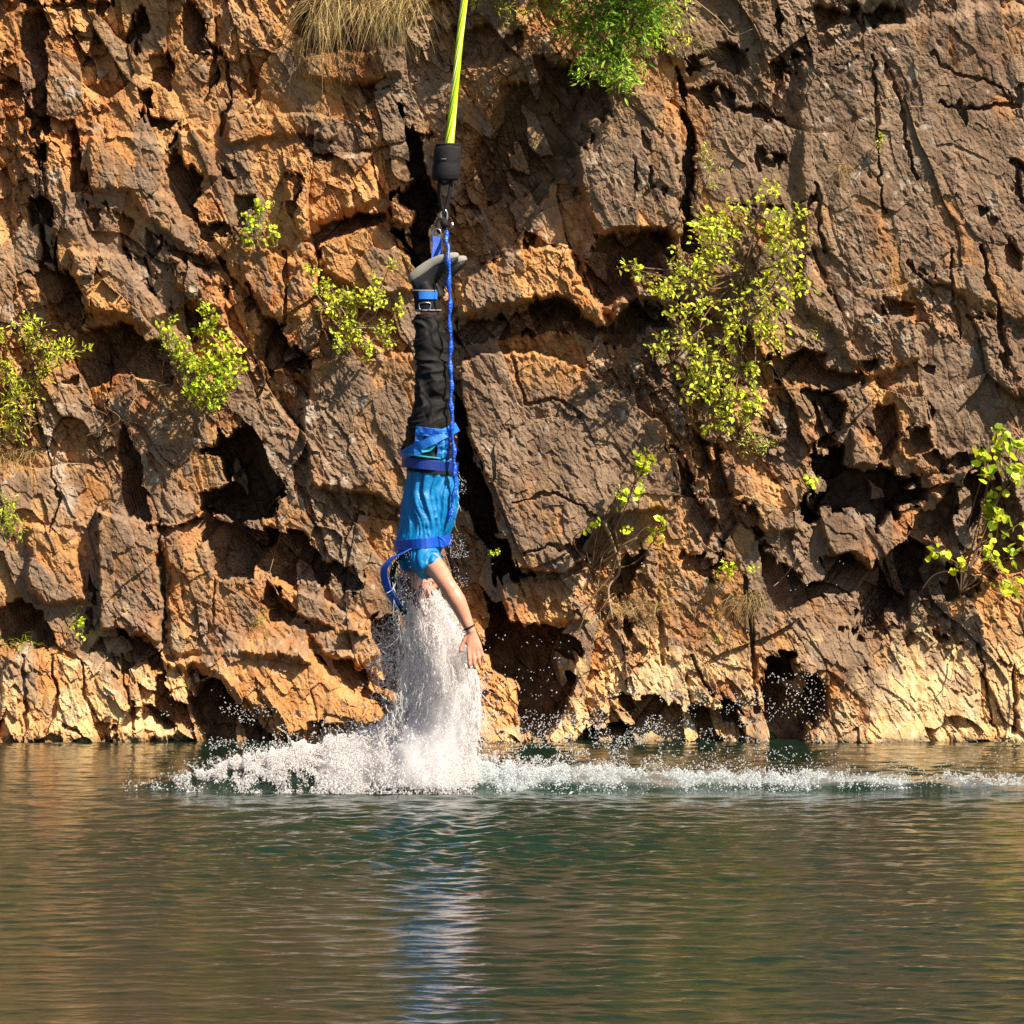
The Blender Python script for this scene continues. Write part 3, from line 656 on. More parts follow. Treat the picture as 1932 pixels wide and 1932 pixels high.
for k in range(26):
    L = .065 * (1.12 ** k) * (1 + .2 * wr.random())
    if L > 1.3: break
    th = wr.normal(PI / 2, 1.0); kx, ky = math.cos(th) * 2 * PI / L, math.sin(th) * 2 * PI / L
    ph = wr.random() * 6.28
    wob = 1.6 * vn(GX * 1.1 + k, GY * 1.1 - k, 200 + k % 5)
    wv = wv + .0085 * L ** .95 * math.exp(-(L / .58) ** 2) * np.sin(kx * GX + ky * GY + ph + wob * 1.5) * (.55 + .6 * vn(GX * .7 + 3 * k, GY * .5, 210 + k % 7))
wv = wv + .0012 * fbm(GX * 9, GY * 7, 230, 3) + .0035 * near * fbm(GX * 7, GY * 4, 236, 3)
wv = wv * amp
rr_ = np.hypot(GX + .38, (GY - .1)); wv = wv + .010 * np.sin(rr_ * 2 * PI / .26 + 2 * vn(GX * 2, GY * 2, 245)) * np.exp(-rr_ / 1.1) * sstep(.5, -.2, GY)
wv = wv + .075 * np.exp(-((GX + 1.2) / .42) ** 2) * np.exp(-((GY - .12) / .2) ** 2) * (1 + .5 * fbm(GX * 8, GY * 8, 247, 3))
rid = sstep(-1.9, -1.5, GX) * sstep(2.7, 1.8, GX)
wv = wv + rid * np.exp(-((GY - .10) / .16) ** 2) * (.035 + .02 * vn(GX * 5, GY * 3, 240)) * (1 + .8 * np.exp(-((GX + .6) / .5) ** 2))
V = np.stack([GX, GY, wv], -1).reshape(-1, 3)
idx = np.arange(GX.size, dtype=np.int32).reshape(GX.shape)
F = np.stack([idx[:-1, :-1], idx[:-1, 1:], idx[1:, 1:], idx[1:, :-1]], -1).reshape(-1, 4)
water = np_mesh("water", V, F, M_water, smooth=True)
tag(water, kind='structure')

# ================================================================== plants
def leaf_mat(name, col, tr=.45, rough=.45):
    m, t, b = new_mat(name)
    at = t.nodes.new("ShaderNodeAttribute"); at.attribute_name = "tint"
    hs = t.nodes.new("ShaderNodeHueSaturation"); hs.inputs["Color"].default_value = (*col, 1)
    mr = t.nodes.new("ShaderNodeMapRange"); mr.inputs["To Min"].default_value = .465; mr.inputs["To Max"].default_value = .53
    t.links.new(at.outputs["Fac"], mr.inputs["Value"]); t.links.new(mr.outputs[0], hs.inputs["Hue"])
    m2 = t.nodes.new("ShaderNodeMapRange"); m2.inputs["To Min"].default_value = .34; m2.inputs["To Max"].default_value = 1.6
    sn = t.nodes.new("ShaderNodeMath"); sn.operation = 'MULTIPLY'; sn.inputs[1].default_value = 7.31
    fr = t.nodes.new("ShaderNodeMath"); fr.operation = 'FRACT'
    t.links.new(at.outputs["Fac"], sn.inputs[0]); t.links.new(sn.outputs[0], fr.inputs[0]); t.links.new(fr.outputs[0], m2.inputs["Value"])
    t.links.new(m2.outputs[0], hs.inputs["Value"])
    b.inputs["Roughness"].default_value = rough; b.inputs["Specular IOR Level"].default_value = .35
    t.links.new(hs.outputs[0], b.inputs["Base Color"])
    tl = t.nodes.new("ShaderNodeBsdfTranslucent"); t.links.new(hs.outputs[0], tl.inputs[0])
    ms = t.nodes.new("ShaderNodeMixShader"); ms.inputs[0].default_value = tr
    t.links.new(b.outputs[0], ms.inputs[1]); t.links.new(tl.outputs[0], ms.inputs[2])
    t.links.new(ms.outputs[0], t.nodes["Material Output"].inputs[0])
    return m
M_leaf_y = leaf_mat("leaf_yellow_green", (.60, .66, .045))
M_leaf_g = leaf_mat("leaf_green", (.32, .54, .035))
M_leaf_b = leaf_mat("leaf_bright", (.52, .64, .03))
M_leaf_p = leaf_mat("leaf_pale", (.52, .56, .12))
M_leaf_d = leaf_mat("leaf_forest", (.045, .09, .02), .3)
M_dry = leaf_mat("dry_grass", (.42, .31, .13), .3, .7)
M_stem = simple("stem", (.16, .085, .04), .8)
M_stem_pale = simple("stem_pale", (.30, .21, .12), .8)

# leaf outline in its own plane: x along the leaf, y across, z fold
LEAF = np.array([(0, 0, 0), (.28, .26, .07), (.62, .24, .06), (1, 0, -.05), (.62, -.24, .06), (.28, -.26, .07), (.45, 0, 0)], np.float32)
LEAF_F = np.array([(0, 1, 6), (1, 2, 6), (2, 3, 6), (3, 4, 6), (4, 5, 6), (5, 0, 6)], np.int32)
ROUND = np.array([(0, 0, 0), (.15, .38, .05), (.6, .46, .04), (1, 0, -.06), (.6, -.46, .04), (.15, -.38, .05), (.42, 0, 0)], np.float32)
SLIM = np.array([(0, 0, 0), (.3, .12, .03), (.65, .11, .02), (1, 0, -.08), (.65, -.11, .02), (.3, -.12, .03), (.45, 0, 0)], np.float32)
def leaves_np(P, size, r, shape=LEAF, nb=(.50, -.62, .62), spread=.55, along=None):
    n = len(P)
    N = np.array(nb) + r.normal(0, spread, (n, 3)); N /= np.linalg.norm(N, axis=1, keepdims=True)
    A = r.normal(0, 1, (n, 3)) if along is None else along + r.normal(0, .55, (n, 3))
    A -= N * np.sum(A * N, 1, keepdims=True); A /= np.linalg.norm(A, axis=1, keepdims=True)
    B = np.cross(N, A)
    S = size * 1.12 * r.uniform(.45, 1.3, (n, 1, 1))
    V = P[:, None] + S * (shape[None, :, 0:1] * A[:, None] + shape[None, :, 1:2] * B[:, None] + shape[None, :, 2:3] * N[:, None])
    k = len(shape)
    F = (LEAF_F[None] + (np.arange(n) * k)[:, None, None]).reshape(-1, 3)
    tint = np.repeat(r.random(n), k)
    return V.reshape(-1, 3), F, tint

def plant(name, label, cat, root, clumps, mat, size=.03, shape=LEAF, group=None, seed=1, stem=M_stem, dens=1.0, thick=.005, out0=.02, sprig=.16, along=None, spread=.55, per=7):
    """root (photo px); clumps: (photo x, photo y, radius px, out m, leaves)"""
    r = np.random.default_rng(seed)
    R0 = onT(root[0], root[1], out0)
    e = empty(name, R0); tag(e, label, cat, group)
    st = MB(); PP = []; AA = []
    for cx, cy, rad, out, n in clumps:
        rr = rad * PX; c = onT(cx, cy, out, .06)
        # main stem
        mid = (R0 + c) / 2 + Vector((r.normal(0, .06), 0, r.normal(0, .05))); mid.y = cliff_front(mid.x, mid.z, .02) - .02 - out * .25
        path = catmull([R0, mid, c], 6)
        st.tube(path, list(np.linspace(thick, thick * .45, len(path))), 5)
        n = int(n * dens); ns = max(3, n // per)
        for s in range(ns):
            th = r.uniform(0, 2 * PI); q = math.sqrt(r.random()) * rr
            tip = c + Vector((math.cos(th) * q, r.normal(0, rr * .45), math.sin(th) * q))
            b0 = path[int(r.uniform(.45, 1) * (len(path) - 1))] if r.random() < .5 else c + (tip - c) * .25 * r.random()
            ln = (tip - b0)
            if ln.length > sprig: b0 = tip - ln.normalized() * sprig
            tip.y = min(tip.y, cliff_front(tip.x, tip.z, .01) - .015)
            b0.y = min(b0.y, cliff_front(b0.x, b0.z, .01) - .01)
            md = (b0 + tip) / 2 + Vector(r.normal(0, .012, 3))
            pa = catmull([b0, md, tip], 3)
            st.tube(pa, list(np.linspace(thick * .4, thick * .2, len(pa))), 4)
            for k in range(per):
                t = r.uniform(.15, 1.05); p = pa[min(int(t * (len(pa) - 1)), len(pa) - 1)]
                PP.append(np.array(p) + r.normal(0, size * .35, 3)); AA.append(np.array((tip - b0).normalized()))
    st.build("stems", stem, e)
    V, F, t = leaves_np(np.array(PP), size, r, shape, along=np.array(AA) * .8 if along is None else np.array(along), spread=spread)
    np_mesh("foliage", V, F, mat, e, attrs={"tint": t})
    return e

def grass(name, label, root, n, length, mat, droop=1.0, width=.004, fan=.8, seed=3, cat='grass tuft', group=None, spreadx=.1, out=.02):
    r = np.random.default_rng(seed); R0 = onT(root[0], root[1], out)
    e = empty(name, R0); tag(e, label, cat, group)
    Vs = []; Fs = []; ts = []; b = 0
    for i in range(n):
        x0 = R0.x + r.uniform(-spreadx, spreadx); z0 = R0.z + r.normal(0, .02)
        p = np.array([x0, cliff_front(x0, z0, .02) - .01, z0])
        sw = r.normal(0, .25); v = np.array([r.normal(0, fan * .5), -abs(r.normal(.5, .3)), r.uniform(.0, 1.0) * (1 if droop < 1 else .5)]); v /= np.linalg.norm(v)
        L = length * (.25 + 1.0 * r.random() ** 1.3); seg = 6; tn = r.random()
        side = np.cross(v, [0, 1, .2]); side /= np.linalg.norm(side) + 1e-6; side = side + np.array([.5, 0, 0]); side /= np.linalg.norm(side)
        for k in range(seg + 1):
            wd = width * (1 - k / seg * .85)
            Vs += [p - side * wd / 2, p + side * wd / 2]; ts += [tn, tn]
            v = v + np.array([sw * .5, .03, -droop * .42]) * (1 + .3 * r.random()) + r.normal(0, .07, 3); v /= np.linalg.norm(v)
            p = p + v * L / seg
            p[1] = min(p[1], cliffY(p[0], p[2]) - .008)
        for k in range(seg):
            Fs.append((b + 2 * k, b + 2 * k + 1, b + 2 * k + 3, b + 2 * k + 2))
        b += 2 * (seg + 1)
    np_mesh("blades", np.array(Vs), np.array(Fs), mat, e, attrs={"tint": np.array(ts)})
    return e

GL = "leafy plants rooted in cracks of the cliff"
plant("hanging_shrub", "dense green shrub hanging over the top edge of the cliff right of the yellow cord", "shrub", (1390, -20),
  [(1330,20,90,.42,480),(1420,60,90,.42,520),(1480,20,80,.36,300),(1360,120,75,.42,380),(1250,0,60,.3,140),(1400,140,70,.40,320),(1300,70,55,.34,150),(1400,190,45,.36,120),(1330,165,45,.38,110),(1435,-210,105,.60,1500),(1560,-215,105,.60,1500),(1500,-240,100,.62,900),(1330,-130,90,.52,500),(1420,10,70,.46,300)], M_leaf_g, .040, SLIM, GL, 21, dens=1.15, spread=.6)  # unseen clumps above the frame are added to shade the rock below
plant("hanging_shrub", "yellow green sunlit sprays at the top edge, right end of the hanging shrub", "shrub", (1500, -30),
  [(1480,60,60,.2,200),(1530,30,60,.2,160),(1520,90,50,.12,60)], M_leaf_y, .03, SLIM, GL, 22)
plant("climbing_plant", "thin green sprigs at the top edge just right of the yellow cord", "plant", (1110, -10),
  [(1080,5,30,.1,60),(1140,15,35,.12,70),(1200,25,30,.1,45),(1180,55,30,.08,20)], M_leaf_y, .026, SLIM, GL, 23)
plant("cliff_bush", "largest yellow green bush straggling down the cliff right of the smooth brown block", "bush", (1680, 620),
  [(1600,500,60,.2,200),(1650,480,60,.2,160),(1610,560,60,.24,200),(1760,530,70,.2,240),(1730,460,55,.14,60),(1800,500,50,.14,120),(1780,590,55,.2,150),(1560,610,70,.28,200),(1440,610,40,.3,50),(1410,600,22,.32,36),(1510,640,50,.3,120),(1480,650,45,.28,90),
   (1560,700,60,.28,170),(1650,680,50,.24,70),(1740,700,65,.24,240),(1800,640,45,.16,90),(1640,760,60,.28,170),(1740,760,50,.22,110),(1570,800,60,.3,150),(1490,790,45,.26,70),(1600,860,65,.3,210),(1560,860,60,.3,170),(1660,900,60,.28,210),(1620,940,55,.26,150),(1700,930,40,.2,80),(1690,820,50,.2,100)],
  M_leaf_y, .03, LEAF, GL, 24, dens=.72, thick=.006)
plant("fern", "pale feathery fern hanging at the lower end of the largest bush", "fern", (1670, 980),
  [(1700,1000,40,.1,130),(1740,1010,30,.1,80),(1680,960,30,.12,60)], M_leaf_p, .022, SLIM, GL, 25)
plant("cliff_bush", "bright green bush on a ledge under a dark hollow at the left", "bush", (450, 910),
  [(380,735,25,.22,60),(395,770,30,.22,70),(470,715,28,.2,80),(460,745,25,.2,50),(420,800,40,.24,130),(480,830,55,.26,260),(450,870,45,.26,190),(510,860,40,.22,150),(520,790,30,.18,70),(500,760,22,.16,36),(470,905,40,.22,120),(540,830,22,.15,40)], M_leaf_b, .026, LEAF, GL, 26, dens=1.2, spread=.65)
plant("cliff_bush", "light green feathery bush at the left edge of the photo", "bush", (40, 900),
  [(60,730,35,.2,130),(90,740,30,.2,90),(110,790,40,.22,170),(150,785,35,.22,130),(190,790,18,.2,24),(20,840,50,.2,220),(40,900,55,.2,260),(30,960,50,.18,200),(90,850,35,.18,90),(10,760,30,.15,60)], M_leaf_y, .027, SLIM, GL, 27)
plant("cliff_bush", "sprawling yellow green plant just left of the jumper's ankles", "bush", (800, 740),
  [(700,610,22,.12,40),(720,645,30,.14,70),(760,680,40,.18,140),(800,680,45,.2,170),(850,670,35,.18,100),(740,690,30,.16,60),(790,740,40,.18,150),(770,760,35,.18,100),(830,785,30,.16,70),(870,740,30,.14,40),(900,690,22,.14,36),(880,760,30,.12,50),(885,590,14,.14,24),(860,630,25,.12,30)], M_leaf_y, .024, LEAF, GL, 28, stem=M_stem_pale)
plant("seedling", "small sapling with three leaf tufts in front of a dark notch, upper left", "plant", (592, 560),
  [(595,460,20,.1,60),(560,495,24,.1,50),(605,495,16,.1,30),(555,535,24,.08,42),(610,530,16,.06,24)], M_leaf_b, .021, ROUND, GL, 29, stem=M_stem_pale, thick=.004)
plant("fern", "bright fern clump at the left edge, lowest on that side", "fern", (-5, 1150),
  [(15,1140,30,.14,90),(30,1190,35,.16,130),(0,1180,35,.14,90)], M_leaf_b, .026, SLIM, GL, 30)
plant("sapling", "sapling with large round bright leaves at the right edge", "sapling", (2170, 1340),
  [(2240,1020,26,.24,24),(2255,970,22,.24,20),(2250,1150,30,.26,26),(2290,1060,32,.24,30),(2305,1000,22,.2,14),(2235,1050,22,.24,16),(2245,1110,20,.26,10),(2120,1250,20,.24,14),(2220,1220,20,.26,8),(2250,1270,22,.26,14),(2290,1250,22,.24,12),(2285,1320,22,.22,14),(2165,1280,14,.22,5),(2310,1180,18,.2,8)], M_leaf_b, .047, ROUND, GL, 31, thick=.006, per=3, sprig=.12)
plant("sapling", "spindly sapling with a few round leaves beside the smooth brown block", "sapling", (1335, 1290),
  [(1450,1025,20,.2,20),(1455,1060,24,.2,16),(1475,1048,14,.2,6),(1412,1095,18,.16,8),(1440,1105,12,.16,5),(1410,1140,18,.14,8),(1355,1185,12,.12,10),(1430,1190,14,.14,5),(1500,1180,24,.12,12),(1480,1200,18,.12,8)], M_leaf_b, .034, ROUND, GL, 32, thick=.005, per=3, sprig=.1, stem=M_stem)
plant("fern", "tiny yellow fern on the smooth grey face, upper right", "fern", (1988, 350),
  [(1985,300,10,.05,26),(1985,325,12,.05,30)], M_leaf_y, .02, SLIM, GL, 33, thick=.003)
plant("fern", "soft green fern tuft in the crack above the largest bush", "fern", (1590, 330),
  [(1590,350,28,.08,110),(1610,380,28,.08,70),(1600,420,22,.06,30)], M_leaf_p, .02, SLIM, GL, 34, thick=.003)
plant("seedling", "single bright sprig at the mouth of the dark cave, right", "plant", (1830, 1105),
  [(1835,1088,16,.06,24)], M_leaf_b, .026, ROUND, GL, 35, thick=.003)
plant("seedling", "small sprig with upright leaves above the dry grass, lower right", "plant", (1650, 1300),
  [(1648,1270,16,.08,30),(1655,1290,14,.06,20),(1640,1285,14,.06,18)], M_leaf_b, .022, LEAF, GL, 36, thick=.003)
plant("seedling", "tiny leaf sprig right of the dry grass, under the jagged dark overhang", "plant", (1703, 1310),
  [(1704,1290,11,.06,22)], M_leaf_b, .02, LEAF, GL, 37, thick=.003)
plant("seedling", "tiny green sprig in the dark crack right of the jumper's shoulders", "plant", (1112, 1275),
  [(1113,1250,12,.2,36)], M_leaf_b, .018, LEAF, GL, 38, thick=.003, out0=.1)
plant("seedling", "little green sprig in shadow left of the grey block, lower left", "plant", (175, 1430),
  [(175,1405,12,.1,18),(168,1425,12,.1,24)], M_leaf_b, .02, LEAF, GL, 39, thick=.003)
plant("seedling", "small fern sprig on the rough face right of the largest bush", "fern", (1835, 760),
  [(1835,755,18,.05,30)], M_leaf_y, .018, SLIM, GL, 40, thick=.002)
plant("seedling", "pair of bright leaves in the crumbly rock low down, right of centre", "plant", (1625, 1450),
  [(1625,1443,10,.05,14)], M_leaf_b, .018, LEAF, GL, 41, thick=.002)
plant("seedling", "tiny leaf sprig under the bush's top, below the dark slot at upper right", "plant", (1750, 430),
  [(1750,425,14,.06,20),(1735,415,10,.05,12)], M_leaf_y, .022, LEAF, GL, 42, thick=.002)
GG = "dry grass tufts on the cliff"
grass("dry_grass_tuft", "big dry straw tuft hanging over the top edge, left of the cord", (820, 5), 520, .36, M_dry, 1.1, .0045, 1.1, 50, group=GG, spreadx=.32, out=.10)
grass("dry_grass_tuft", "long straggling straw strands hanging below the left end of the big tuft", (725, 40), 130, .42, M_dry, 1.5, .004, .7, 60, group=GG, spreadx=.10, out=.10)
grass("dry_grass_tuft", "short brown straw hanging at the right end of the big tuft", (900, 30), 120, .30, M_dry, 1.3, .0035, .9, 61, group=GG, spreadx=.10, out=.06)
grass("dry_grass_tuft", "small straw tuft on the smooth grey face, upper right", (1905, 378), 60, .15, M_dry, 1.2, .003, .7, 51, group=GG, spreadx=.025)
grass("dry_grass_tuft", "dry grass matted on the crumbly slope under the spindly sapling", (1450, 1370), 130, .22, M_dry, .9, .003, 1.6, 52, group=GG, spreadx=.16)
grass("dry_grass_tuft", "dry grass hanging at the left of the jagged overhang, lower right", (1690, 1350), 170, .24, M_dry, 1.0, .003, 1.0, 53, group=GG, spreadx=.09)
grass("dry_grass_tuft", "dry wispy grass behind the light green bush, left edge", (45, 1020), 120, .26, M_dry, 1.2, .003, 1.2, 54, group=GG, spreadx=.12)
grass("dry_grass_tuft", "thin dry wisps right of the hanging shrub", (1560, 90), 60, .2, M_dry, .8, .003, 1.4, 55, group=GG, spreadx=.08)
grass("dry_grass_tuft", "straw wisps under the bright green bush on its ledge", (430, 900), 110, .17, M_dry, 1.2, .003, 1.3, 56, group=GG, spreadx=.16)
grass("grass_tuft", "short green grass in the dark hollow at the lower left edge", (45, 1455), 46, .10, M_leaf_b, .5, .004, .9, 57, group="green grass tufts", spreadx=.1)
grass("grass_tuft", "long green blades beside the sprig left of the grey block", (180, 1400), 26, .14, M_leaf_p, 1.0, .004, 1.2, 58, group="green grass tufts", spreadx=.03)
grass("grass_tuft", "olive blades in the notch at the right end of the grey ledge, lower left", (590, 1400), 24, .14, M_leaf_p, .5, .003, .5, 59, group="green grass tufts", spreadx=.02)

def twig(name, label, pts, r0, mat, outs=.08, cat='branch', side=()):
    P = [onT(a, b, outs if not hasattr(outs, '__len__') else outs[i]) for i, (a, b) in enumerate(pts)]
    e = MB(); pa = catmull(P, 6); e.tube(pa, list(np.linspace(r0, r0 * .4, len(pa))), 6)
    for (i, q) in side:
        s = catmull([P[i], *[onT(a, b, .06) for a, b in q]], 5); e.tube(s, list(np.linspace(r0 * .6, r0 * .2, len(s))), 5)
    o = e.build(name, mat); tag(o, label, cat, "bare twigs and roots on the cliff"); return o
twig("bare_branch", "dark bare branch slanting down left from the spindly sapling", [(1440,1215),(1400,1240),(1380,1300),(1340,1350),(1310,1420),(1300,1430)], .006, M_stem, .09, side=[(1,[(1390,1190),(1400,1150)]),(2,[(1440,1210),(1480,1180)])])
twig("root", "pale crooked root beside the dark branch, under the brown block", [(1365,1180),(1385,1230),(1400,1290),(1375,1330),(1385,1400)], .011, M_stem_pale, .05, 'root', side=[(1,[(1360,1260),(1350,1340)])])
twig("bare_branch", "thin pale twig arching from the straw under the bright green bush", [(290,930),(310,895),(350,875),(385,868)], .004, M_stem_pale, .1)
twig("bare_branch", "forked dark twig below the big left hollow", [(240,920),(270,950),(195,985),(250,945),(160,905)], .004, M_stem, .06)
twig("bare_branch", "thin straight pale stem hanging in the big dark recess, left of the jumper", [(650,1150),(630,1220),(610,1290)], .003, M_stem_pale, .06)
twig("bare_branch", "curved grey twig at the jagged dark overhang, right", [(1800,1240),(1795,1270),(1770,1305),(1748,1325)], .004, M_stem_pale, .1)
twig("bare_branch", "pale arching twigs at the base of the round leaved sapling, right edge", [(2085,1330),(2110,1300),(2150,1290),(2200,1300),(2250,1325)], .005, M_stem_pale, .16)
twig("bare_branch", "long thin pale twig at the top right of the hanging shrub", [(1570,0),(1620,40),(1660,78),(1700,66)], .004, M_stem_pale, .06)
twig("root", "thin root hanging down the crumbly foot, lower right", [(2160,1475),(2150,1530),(2130,1560),(2140,1600)], .004, M_stem_pale, .04, 'root')

# ------------------------------------------------ woods on top of the cliff (what the pool mirrors)
r = np.random.default_rng(77)
n = 26000
fx = r.uniform(-16, 16, n); fz = 5.0 + r.random(n) ** 1.15 * 12 + .3 * np.sin(fx * .9); fy = 4.75 + r.random(n) * 2 - .35 * np.clip((fz - 7) / 3, 0, 2)
lump = fbm(fx * .5, fz * .5, 300, 2)
keep = lump > -.25
fy = fy + np.where(fz > 8, lump, lump * .1)
P = np.stack([fx, fy, fz], -1)[keep]
V, F, t = leaves_np(P, .42, r, LEAF)
tag(np_mesh("forest", V, F, M_leaf_d, attrs={"tint": t}), "dark woods growing on top of the cliff above the photo", "forest", None, 'stuff')
# ================================================================== the jumper
M_skin = simple("skin", (.62, .28, .18), .30, .5, var=.28, scale=16, bump=.25)
M_hair = simple("wet_hair", (.10, .028, .018), .3, .6, var=.3, scale=60, bump=.5)
M_shirt = simple("shirt_cloth", (.0, .17, .42), .48, .35, var=.18, scale=12, bump=.35, bscale=200)
M_trouser = simple("trouser_cloth", (.010, .0085, .008), .75, .22, var=.25, scale=14, bump=.25, bscale=300)
M_web = simple("blue_webbing", (.0, .07, .46), .45, .5, var=.15, scale=50, bump=.5, bscale=500)
M_webl = simple("light_blue_webbing", (.01, .16, .62), .45, .5, var=.15, scale=50, bump=.5, bscale=500)
M_edge = simple("turquoise_edging", (.02, .38, .48), .5, var=.1)
M_black = simple("black_nylon", (.011, .010, .011), .8, .3, var=.3, scale=40, bump=.6, bscale=160)
M_shoe = simple("black_shoe", (.010, .010, .011), .5, .4, var=.3, scale=40, bump=.3)
M_sole = simple("grey_sole", (.27, .25, .21), .75, .3, var=.18, scale=60, bump=.5)
M_steel = simple("steel", (.55, .56, .58), .28, .5, metal=1.0, var=.08)
M_label = simple("grey_label", (.30, .27, .29), .6, var=.1)
M_nail = simple("nail", (.30, .05, .04), .3, var=.1)

person = empty("person", W(805, 900, 0))
tag(person, "person hanging head down in blue shirt and black trousers, one arm stretched into the splash", "person")

def vloft(mb, secs, n=40, cap=True, y0=0.0):
    """secs: (v, u centre, half width px, depth centre m, half depth m)"""
    S = np.array(secs, float); k = 6
    T_ = np.arange(len(S)); tt = np.linspace(0, len(S) - 1, (len(S) - 1) * k + 1)
    D = np.stack([np.interp(tt, T_, S[:, j]) for j in range(5)], 1)
    for j in range(5):       # soften the joints
        a = D[:, j].copy()
        for _ in range(3): a[1:-1] = (a[:-2] + a[1:-1] * 2 + a[2:]) / 4
        D[:, j] = a
    rings = []
    for v, u, hu, yc, hy in D:
        c = W(u, v, yc + y0); h = hu * .0025; ring = []
        for j in range(n):
            th = 2 * PI * j / n
            cs, sn = math.cos(th), math.sin(th)
            e = .86
            ring.append(c + Vector((h * math.copysign(abs(cs) ** e, cs), hy * math.copysign(abs(sn) ** e, sn), 0)))
        rings.append(ring)
    mb.rings(rings, cap=cap)

# ---- body: one continuous skin
b = MB()
vloft(b, [(1066,786,22,0,.13),(1045,790,28,0,.155),(1010,800,34,0,.15),(960,808,38,0,.135),(900,812,32,0,.12),(860,806,32,0,.14),(830,806,28,0,.13)])
for s in (-1, 1):
    dx = 0 if s < 0 else 9
    b.tube([W(810+dx*.6,850,s*.082), W(808+dx*.8,815,s*.085), W(815+dx,700,s*.085), W(812+dx,640,s*.08), W(803+dx,585,s*.075), W(800+dx,552,s*.075), W(806+dx,530,s*.075)],
           [.070,.064,.034,.032,.028,.028,.024], 16)
    b.tube([W(797+dx,533,s*.075), W(812+dx,524,s*.075), W(838+dx,507,s*.075)], [.024,.022,.015], 14)
# neck and head (hangs down between the arms, face turned to the right and down)
b.tube([W(790,1050,0), W(786,1075,0), W(784,1090,0)], [.075,.058,.056], 16)
HC = W(784, 1106, 0)
b.ellipsoid(HC, (.092,.076,.105), 24, 16)
b.ellipsoid(HC + Vector((.035,0,.035)), (.062,.058,.075), 18, 12)      # jaw, toward the chest side
b.ellipsoid(HC + Vector((.075,0,.085)), (.028,.026,.024), 12, 8)       # chin
b.tube([HC + Vector((.088,0,-.012)), HC + Vector((.112,0,.018)), HC + Vector((.116,0,.030)), HC + Vector((.092,0,.036))], [.008,.013,.016,.008], 10)   # nose
for s in (-1, 1):
    b.ellipsoid(HC + Vector((.0,s*.077,.012)), (.018,.009,.030), 12, 8)      # ears
    b.ellipsoid(HC + Vector((.083,s*.030,-.012)), (.012,.022,.008), 10, 6)   # brow
    b.ellipsoid(HC + Vector((.078,s*.034,.026)), (.016,.018,.015), 10, 6)    # cheek
b.ellipsoid(HC + Vector((.090,0,.055)), (.012,.024,.006), 10, 6); b.ellipsoid(HC + Vector((.088,0,.065)), (.012,.021,.006), 10, 6)   # lips
# arm that shows
SH = W(798,1048,-.16); EL = W(843,1102,-.31); WR = W(889.5,1193,-.33)
FM = W(864,1137,-.325)
ap = catmull([W(785,1040,-.10), SH, (SH+EL)/2 + Vector((.004,0,.008)), EL, (EL+FM)/2, FM, (FM+WR)/2, W(885,1184,-.33), WR], 6)
b.tube(ap, list(np.interp(np.linspace(0,8,len(ap)), range(9), [.060,.056,.048,.0395,.0425,.041,.032,.0245,.0235])), 22, sq=.94)
# other arm, inside the falling water
SH2 = W(790,1050,.16); EL2 = W(806,1150,.26); WR2 = W(826,1240,.22)
b.tube([W(788,1040,.10), SH2, (SH2+EL2)/2, EL2], [.06,.055,.046,.040], 16)
b.tube([EL2, (EL2*2+WR2)/3, (EL2+WR2*2)/3, WR2], [.040,.041,.031,.024], 16)
def hand(mb, wr, along, across, nrm, nails=None, L=.165):
    """along: wrist to fingers; across: thumb side; nrm: back of the hand"""
    al, ac, n = along.normalized(), across.normalized(), nrm.normalized()
    k = L / .18
    P = lambda a, c, d=0: wr + al * a * k + ac * c * k + n * d * k
    # palm: flat loft
    rings = []
    for a, c, w_, t_ in [(-.012,0,.025,.021),(.01,0,.028,.019),(.035,.0,.035,.017),(.06,-.001,.040,.015),(.082,-.002,.041,.013),(.094,-.003,.039,.010)]:
        rings.append([P(a, c + w_ * math.cos(t), t_ * math.sin(t)) for t in [2*PI*j/20 for j in range(20)]])
    mb.rings(rings)
    ends = []
    for c0, dc, l1, l2, l3, r0 in [(.029,.12,.040,.025,.020,.0104),(.010,.03,.045,.029,.022,.0108),(-.011,-.05,.042,.027,.021,.0104),(-.031,-.15,.033,.021,.018,.0092)]:
        d1 = (al + ac * dc + n * .05).normalized(); d2 = (al + ac * dc * .9 - n * .16).normalized(); d3 = (al + ac * dc * .8 - n * .36).normalized()
        p0 = P(.072, c0); p1 = P(.092, c0 + dc * .02); p2 = p1 + d1 * l1 * k; p3 = p2 + d2 * l2 * k; p4 = p3 + d3 * l3 * k
        mb.tube([p0, p1, (p1+p2)/2, p2, (p2+p3)/2, p3, (p3+p4)/2, p4], [r0*k*q for q in (1.0,1.06,.94,1.03,.9,.95,.88,.6)], 12)
        ends.append((p3*.25 + p4*.75, d3))
    t0 = P(.008, .016, -.004); t1 = P(.035, .041, -.010); t2 = P(.066, .062, -.012); t3 = P(.093, .074, -.008)
    mb.tube([t0, t1, (t1+t2)/2, t2, (t2+t3)/2, t3], [.0135*k,.0135*k,.0108*k,.0108*k,.0098*k,.0062*k], 12)
    ends.append((t2*.25 + t3*.75, (t3-t2).normalized()))
    return ends, n
HAL = (W(901,1262,-.34) - WR).normalized()
HN = Vector((.25,-.95,.10)); HN = (HN - HAL * HN.dot(HAL)).normalized()
HAC = HAL.cross(HN); HAC = HAC if HAC.x < 0 else -HAC
ends, hn = hand(b, WR, HAL, HAC, HN)
H2 = (Vector((.1,-.1,-1))).normalized()
hand(b, WR2, H2, Vector((-1,0,-.1)), Vector((-.1,-1,0)))
body = b.build("body", M_skin, person)
remesh(body, .0042, 3, .5)
